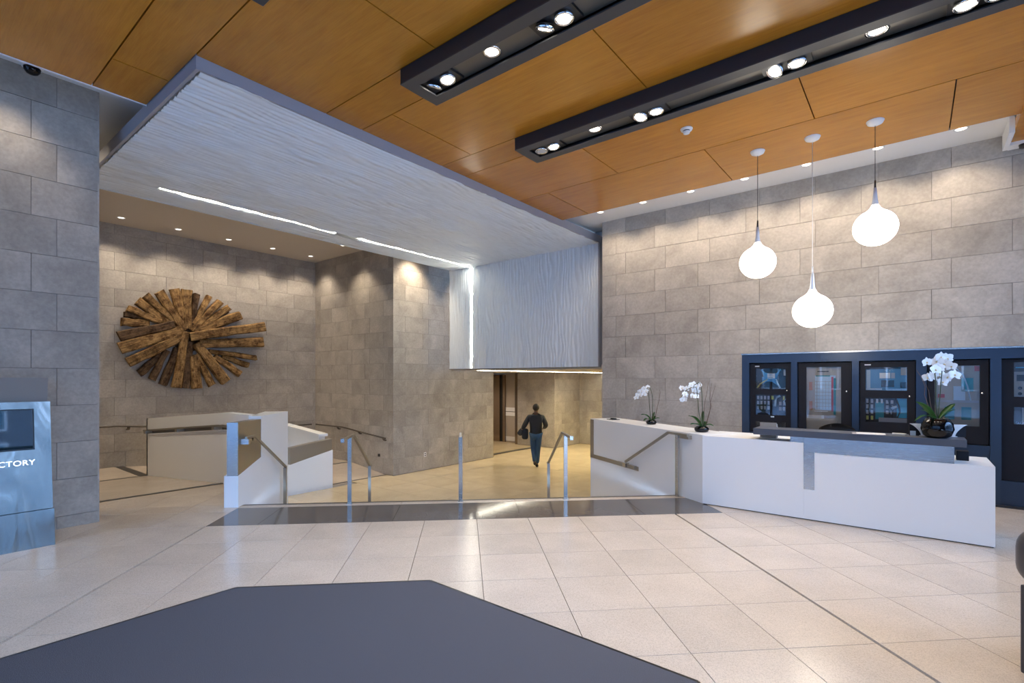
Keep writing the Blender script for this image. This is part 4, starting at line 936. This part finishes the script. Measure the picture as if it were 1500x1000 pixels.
orchid((-2.33, 7.20, .90), 'second potted orchid on the white ledge, nearer the desk with large arching flower sprays', .0096, (.20, .085),
    f2([(905, 285), (960, 290), (920, 355), (950, 375), (885, 430), (925, 432), (1000, 240), (1060, 225), (1135, 242), (1060, 310), (1105, 322), (1040, 385), (1080, 388), (1020, 270), (1090, 265)], 1150, 850),
    [[(0, 8), (-4, 30), (-6, 50), (-9, 66), (-24, 60), (-30, 50)], [(2, 8), (1, 35), (0, 60), (-3, 72), (-12, 68)]],
    [((0, 8, 0), (-21, 24, -.05), .030, .035), ((-1, 8, -.03), (-20, 12, -.10), .022, .02), ((1, 8, .0), (2, 31, .0), .035, .0), ((2, 8, -.02), (15, 9, -.08), .024, .025), ((3, 8, .02), (12, 14, .08), .024, .02)],
    [[(6, 8), (10, 25), (14, 38), (12, 48), (13, 60), (15, 72)], [(6, 8), (12, 30), (13, 44), (17, 58), (20, 68)], [(3, 8), (4, 40), (8, 60), (10, 74)]], .042, 2)
orchid((-3.36, 7.88, .90), 'first potted orchid on the white ledge, farther away by the steps with few flowers', .0108, (.17, .075),
    f2([(425, 238), (362, 252), (400, 292), (312, 298), (362, 330), (285, 342), (328, 348), (278, 382), (340, 290), (385, 340)], 472, 740),
    [[(-1, 6), (-3, 30), (-4, 45), (-8, 55), (-18, 50)], [(1, 6), (2, 35), (0, 50), (-4, 56), (-12, 54)]],
    [((0, 6, 0), (-17, 15, -.05), .024, .035), ((-1, 6, -.02), (-14, 6, -.09), .020, .03), ((1, 6, 0), (5, 19, .0), .034, .0), ((1, 6, -.02), (11, 10, -.07), .022, .015), ((2, 6, .02), (9, 12, .08), .022, .02)],
    [[(5, 6), (8, 22), (12, 38), (12, 46), (13, 53)], [(5, 6), (9, 26), (11, 34), (14, 50)]], .040, 3)

# ------------------------------------------------------------------ THINGS ON AND BEHIND THE DESK
t = empty('card_stand', (.20, 6.99, 1.04), TH*.5, 'white winged stand behind the black orchid vase', 'stand')
pts = [(-.25, .130), (.25, .130)] + [(.25-.095*math.sin(PI/2*k/6)-.01, .130-.130*k/6) for k in range(1, 7)] + [(-.25+.095*math.sin(PI/2*k/6)+.01, .130-.130*k/6) for k in range(6, 0, -1)]
bm = bmesh.new(); lo = [bm.verts.new((x, -.008, z)) for x, z in pts]; hi = [bm.verts.new((x, .008, z)) for x, z in pts]
bm.faces.new(lo); bm.faces.new(hi[::-1])
for i in range(len(pts)): bm.faces.new([lo[i], hi[i], hi[(i+1) % len(pts)], lo[(i+1) % len(pts)]])
bmesh.ops.recalc_face_normals(bm, faces=bm.faces[:]); bm_obj('panel', bm, M['desk'], t); box('side_card', -.24, -.19, .012, .02, .0, .05, M['cable_lt'], t); box('back_plate', -.245, .245, .014, .03, 0, .12, M['cab'], t); box('foot', -.16, .16, -.02, .05, 0, .006, M['desk'], t)
t = empty('paper_sheet', (-.40, 6.80, 1.04), .1, 'loose grey papers lying on the charcoal counter', 'paper')
box('sheet', -.14, .14, -.09, .09, 0, .004, M['module'], t); box('sheet', -.10, .16, -.07, .10, .004, .007, M['paper'], t)
t = tag(box('business_card_pile', -.055, .055, -.03, .03, 0, .018, M['paper'], None, .002), 'little pile of white cards on the counter left of the vase', 'cards'); t.location = (-.13, 6.90, 1.04)
t = empty('brochure_holder', (-1.45, 7.10, .90), 0, 'beige brochure stack standing behind the left end of the counter', 'brochures')
box('stand', -.10, .10, -.03, .03, 0, .14, M['module'], t); box('brochure', -.095, .095, -.045, -.03, 0, .19, M['beigeplate'], t); box('brochure', -.09, .10, -.025, -.012, .0, .175, M['paper'], t)
t = empty('black_tray', (-4.30, 8.37, .90), R(148.9), 'small black tray lying on the far end of the white ledge', 'tray')
box('tray', -.10, .10, -.08, .08, 0, .012, M['black'], t, .003); box('handset', -.07, .05, -.03, .03, .012, .03, M['cab'], t, .004)
t = tag(box('black_cable_box', -.05, .05, -.06, .06, 0, .10, M['cab'], None, .006), 'small dark box on the desk top behind the counter end', 'box'); t.location = (.40, 7.12, .793)
oc = empty('office_chair', (-.80, 7.95, 0), R(12), 'black mesh office chair behind the desk, its back rising above the counter', 'chair')
bm = bmesh.new(); g = []
for i in range(13):
    u = -1+2*i/12; col_ = []
    for j in range(9):
        v_ = j/8; ww = .23*(1-.25*max(0, v_-.75)**1*2); col_.append(bm.verts.new((u*ww, .02-.06*(1-u*u) , .56 + .50*v_ - .07*u*u*v_)))
    g.append(col_)
for i in range(12):
    for j in range(8): bm.faces.new([g[i][j], g[i+1][j], g[i+1][j+1], g[i][j+1]])
bmesh.ops.solidify(bm, geom=bm.faces[:], thickness=.03); bm_obj('backrest', bm, M['black'], oc, True)
box('seat', -.24, .24, -.52, -.04, .43, .51, M['black'], oc, .03); lathe_obj('gas_column', [(0, .08), (.03, .08), (.03, .43), (0, .43)], M['cab'], oc, 16, (0, -.27, 0)); bm = bmesh.new(); bar(bm, [(0, -.1, .44), (0, .06, .47), (0, .05, .75)], .06, .02); bm_obj('back_support', bm, M['cab'], oc)
for k in range(5):
    a = 2*PI*k/5; bm = bmesh.new(); bar(bm, [(0, -.27, .10), (.28*math.cos(a), -.27+.28*math.sin(a), .075)], .045, .03); lg = bm_obj('base_leg', bm, M['cab'], oc)
    bm = bmesh.new(); bmesh.ops.create_uvsphere(bm, u_segments=10, v_segments=6, radius=.03, matrix=Matrix.Translation((.28*math.cos(a), -.27+.28*math.sin(a), .03))); bm_obj('castor', bm, M['black'], lg)

# ------------------------------------------------------------------ ARMCHAIR cut by the right edge
ac = empty('armchair', FW(3.02, 2.48, 0), FA, 'charcoal leather armchair cut off by the right edge of the photo', 'armchair')
box('base', 0, .80, -.85, 0, .05, .53, M['sofa_base'], ac, .01); box('foot', .02, .08, -.08, -.02, 0, .05, M['black'], ac); box('foot', .72, .78, -.08, -.02, 0, .05, M['black'], ac); box('foot', .02, .08, -.83, -.77, 0, .05, M['black'], ac); box('foot', .72, .78, -.83, -.77, 0, .05, M['black'], ac)
def pillow(nm, x0, x1, y0, y1, z0, z1, bev):
    o = box(nm, x0, x1, y0, y1, z0, z1, M['leather'], ac); 
    md = o.modifiers.new('b', 'BEVEL'); md.width = bev; md.segments = 6
    for p in o.data.polygons: p.use_smooth = True
    return o
pillow('back_cushion', -.047, .86, -.27, .045, .53, .85, .115); pillow('arm_cushion', -.03, .16, -.84, -.2, .53, .70, .075); pillow('arm_cushion', .64, .83, -.84, -.2, .53, .70, .075); pillow('seat_cushion', .15, .65, -.84, -.22, .50, .60, .04)

# ------------------------------------------------------------------ WALKING PERSON
pe = empty('person', (-8.19, 11.345, ZL), R(35.8), 'person with dark hair, dark jacket and blue jeans walking away beyond the steps', 'person')
def skin(name, verts, edges, m, parent, sub=2, root=0):
    me = bpy.data.meshes.new(name); me.from_pydata([v_[:3] for v_ in verts], edges, []); o = bpy.data.objects.new(name, me); C.objects.link(o)
    md = o.modifiers.new('s', 'SKIN'); md.use_smooth_shade = True
    for i, v_ in enumerate(verts):
        r_ = v_[3]; me.skin_vertices[0].data[i].radius = r_ if isinstance(r_, tuple) else (r_, r_); me.skin_vertices[0].data[i].use_root = (i == root)
    s_ = o.modifiers.new('u', 'SUBSURF'); s_.levels = sub; s_.render_levels = sub
    bpy.context.view_layer.update(); me2 = bpy.data.meshes.new_from_object(o.evaluated_get(bpy.context.evaluated_depsgraph_get()))
    bpy.data.objects.remove(o); me2.materials.clear(); me2.materials.append(M[m])
    for p in me2.polygons: p.use_smooth = True
    o = bpy.data.objects.new(name, me2); C.objects.link(o); o.parent = parent; return o
# joints: x to the right, y forward (away), z up
pel, wst, chs, nck = (0, 0, .93), (0, .01, 1.10), (0, .02, 1.32), (.0, .03, 1.47)
shL, elL, wrL = (-.185, .01, 1.40), (-.315, -.08, 1.16), (-.40, .03, 1.02)
shR, elR, wrR = (.185, .01, 1.40), (.285, -.03, 1.15), (.21, .20, 1.06)
hiL, knL, anL, toL = (-.085, 0, .88), (-.075, .10, .50), (-.03, -.12, .16), (-.03, .02, .10)
hiR, knR, anR, toR = (.085, 0, .88), (.055, .05, .47), (.03, .02, .085), (.035, .16, .04)
V = lambda p, r_: (*p, r_)
vb = [V(pel, (.15, .11)), V(wst, (.135, .10)), V(chs, (.16, .11)), V(nck, .058), V((0, .035, 1.535), .056), V((0, .04, 1.62), (.076, .095)), V((0, .04, 1.69), (.072, .088)),
      V(shL, .058), V(elL, .044), V(wrL, .028), V(shR, .058), V(elR, .044), V(wrR, .028), V(hiL, .088), V(knL, .058), V(anL, .030), V(toL, .024), V(hiR, .088), V(knR, .058), V(anR, .030), V(toR, .022)]
eb = [(0, 1), (1, 2), (2, 3), (3, 4), (4, 5), (5, 6), (2, 7), (7, 8), (8, 9), (2, 10), (10, 11), (11, 12), (0, 13), (13, 14), (14, 15), (15, 16), (0, 17), (17, 18), (18, 19), (19, 20)]
bd = skin('body', vb, eb, 'skin', pe)
# hands with five fingers
def hand(wr, el, side):
    w_, e_ = Vector(wr), Vector(el); d = (w_-e_).normalized(); up = Vector((0, 0, 1)); sd = d.cross(up).normalized()*side; dn = d.cross(sd).normalized()
    vs = [V(w_, .024), V(w_+d*.05, (.036, .018)), V(w_+d*.085, (.038, .016))]; es = [(0, 1), (1, 2)]
    for k, (o_, l_) in enumerate(((-.028, .055), (-.010, .068), (.009, .064), (.026, .05))):
        b = w_+d*.088+sd*o_; m_ = b+d*l_*.55+dn*.006; tp = m_+d*l_*.3+dn*.022; i = len(vs)
        vs += [V(b, .0088), V(m_, .0082), V(tp, .007)]; es += [(2, i), (i, i+1), (i+1, i+2)]
    i = len(vs); b = w_+d*.035-sd*.03; vs += [V(b, .011), V(b+d*.03-sd*.022, .0095), V(b+d*.055-sd*.024+dn*.01, .008)]; es += [(1, i), (i, i+1), (i+1, i+2)]
    return skin('hand', vs, es, 'skin', bd, 1)
hand(wrL, elL, 1); hand(wrR, elR, -1)
# face, ears and hair
def ball(name, c_, r_, m, sc_=(1, 1, 1), par=bd):
    bm = bmesh.new(); bmesh.ops.create_uvsphere(bm, u_segments=16, v_segments=10, radius=r_, matrix=Matrix.Translation(c_) @ Matrix.Diagonal((*sc_, 1))); return bm_obj(name, bm, M[m], par, True)
ball('ear', (-.082, .035, 1.635), .022, 'skin', (.5, .8, 1.3)); ball('ear', (.082, .035, 1.635), .022, 'skin', (.5, .8, 1.3)); ball('nose', (0, .145, 1.625), .016, 'skin', (.8, 1.1, 1.4))
ball('eye', (-.03, .122, 1.65), .011, 'black'); ball('eye', (.03, .122, 1.65), .011, 'black'); ball('mouth', (0, .125, 1.585), .018, 'red', (1.2, .4, .35))
bm = bmesh.new(); bmesh.ops.create_uvsphere(bm, u_segments=20, v_segments=14, radius=.1, matrix=Matrix.Translation((0, .022, 1.655)) @ Matrix.Diagonal((.92, 1.08, 1.02, 1)))
bmesh.ops.delete(bm, geom=[v_ for v_ in bm.verts if v_.co.y > .075 and v_.co.z < 1.69 or v_.co.z < 1.56], context='VERTS'); bm_obj('hair', bm, M['hair'], pe, True)
# clothes follow the limbs
jk = skin('jacket', [V((0, 0, .87), (.19, .145)), V((0, 0, .98), (.185, .14)), V(wst, (.175, .135)), V(chs, (.195, .14)), V((0, .02, 1.44), (.12, .10)), V((0, .03, 1.50), (.08, .08)), V((-.195, .01, 1.385), .08), V(elL, .072), V((-.375, -.005, 1.06), .052), V((.195, .01, 1.385), .08), V(elR, .072), V((.225, .165, 1.075), .05)],
     [(0, 1), (1, 2), (2, 3), (3, 4), (4, 5), (3, 6), (6, 7), (7, 8), (3, 9), (9, 10), (10, 11)], 'jacket', pe)
skin('jeans', [V((0, 0, .94), (.165, .125)), V(hiL, .105), V(knL, .076), V((-.033, -.115, .155), .060), V(hiR, .105), V(knR, .076), V((.032, .022, .085), .060)], [(0, 1), (1, 2), (2, 3), (0, 4), (4, 5), (5, 6)], 'jeans', pe)
skin('shoe', [V((-.03, -.14, .15), .048), V((-.03, -.03, .105), .046), V((-.03, .07, .075), .038)], [(0, 1), (1, 2)], 'shoe', pe, 2); skin('shoe', [V((.03, -.02, .045), .046), V((.03, .08, .045), .046), V((.035, .19, .036), .036)], [(0, 1), (1, 2)], 'shoe', pe, 2)
# things the person carries
ct_ = skin('dark_coat', [V((-.48, .06, 1.02), (.06, .11)), V((-.43, .05, .985), (.10, .12)), V((-.36, .05, .88), (.08, .10))], [(0, 1), (1, 2)], 'jacket', None); ct_.location = pe.location; ct_.rotation_euler = pe.rotation_euler
tag(ct_, 'dark folded coat held in the left hand of the walking person', 'coat')
bg_ = skin('shoulder_bag', [V((-.285, .0, 1.08), (.045, .08)), V((-.30, .0, .93), (.07, .10)), V((-.305, .0, .76), (.065, .09))], [(0, 1), (1, 2)], 'jacket', None); bg_.location = pe.location; bg_.rotation_euler = pe.rotation_euler
tag(bg_, 'dark bag hanging at the left hip of the walking person', 'bag')
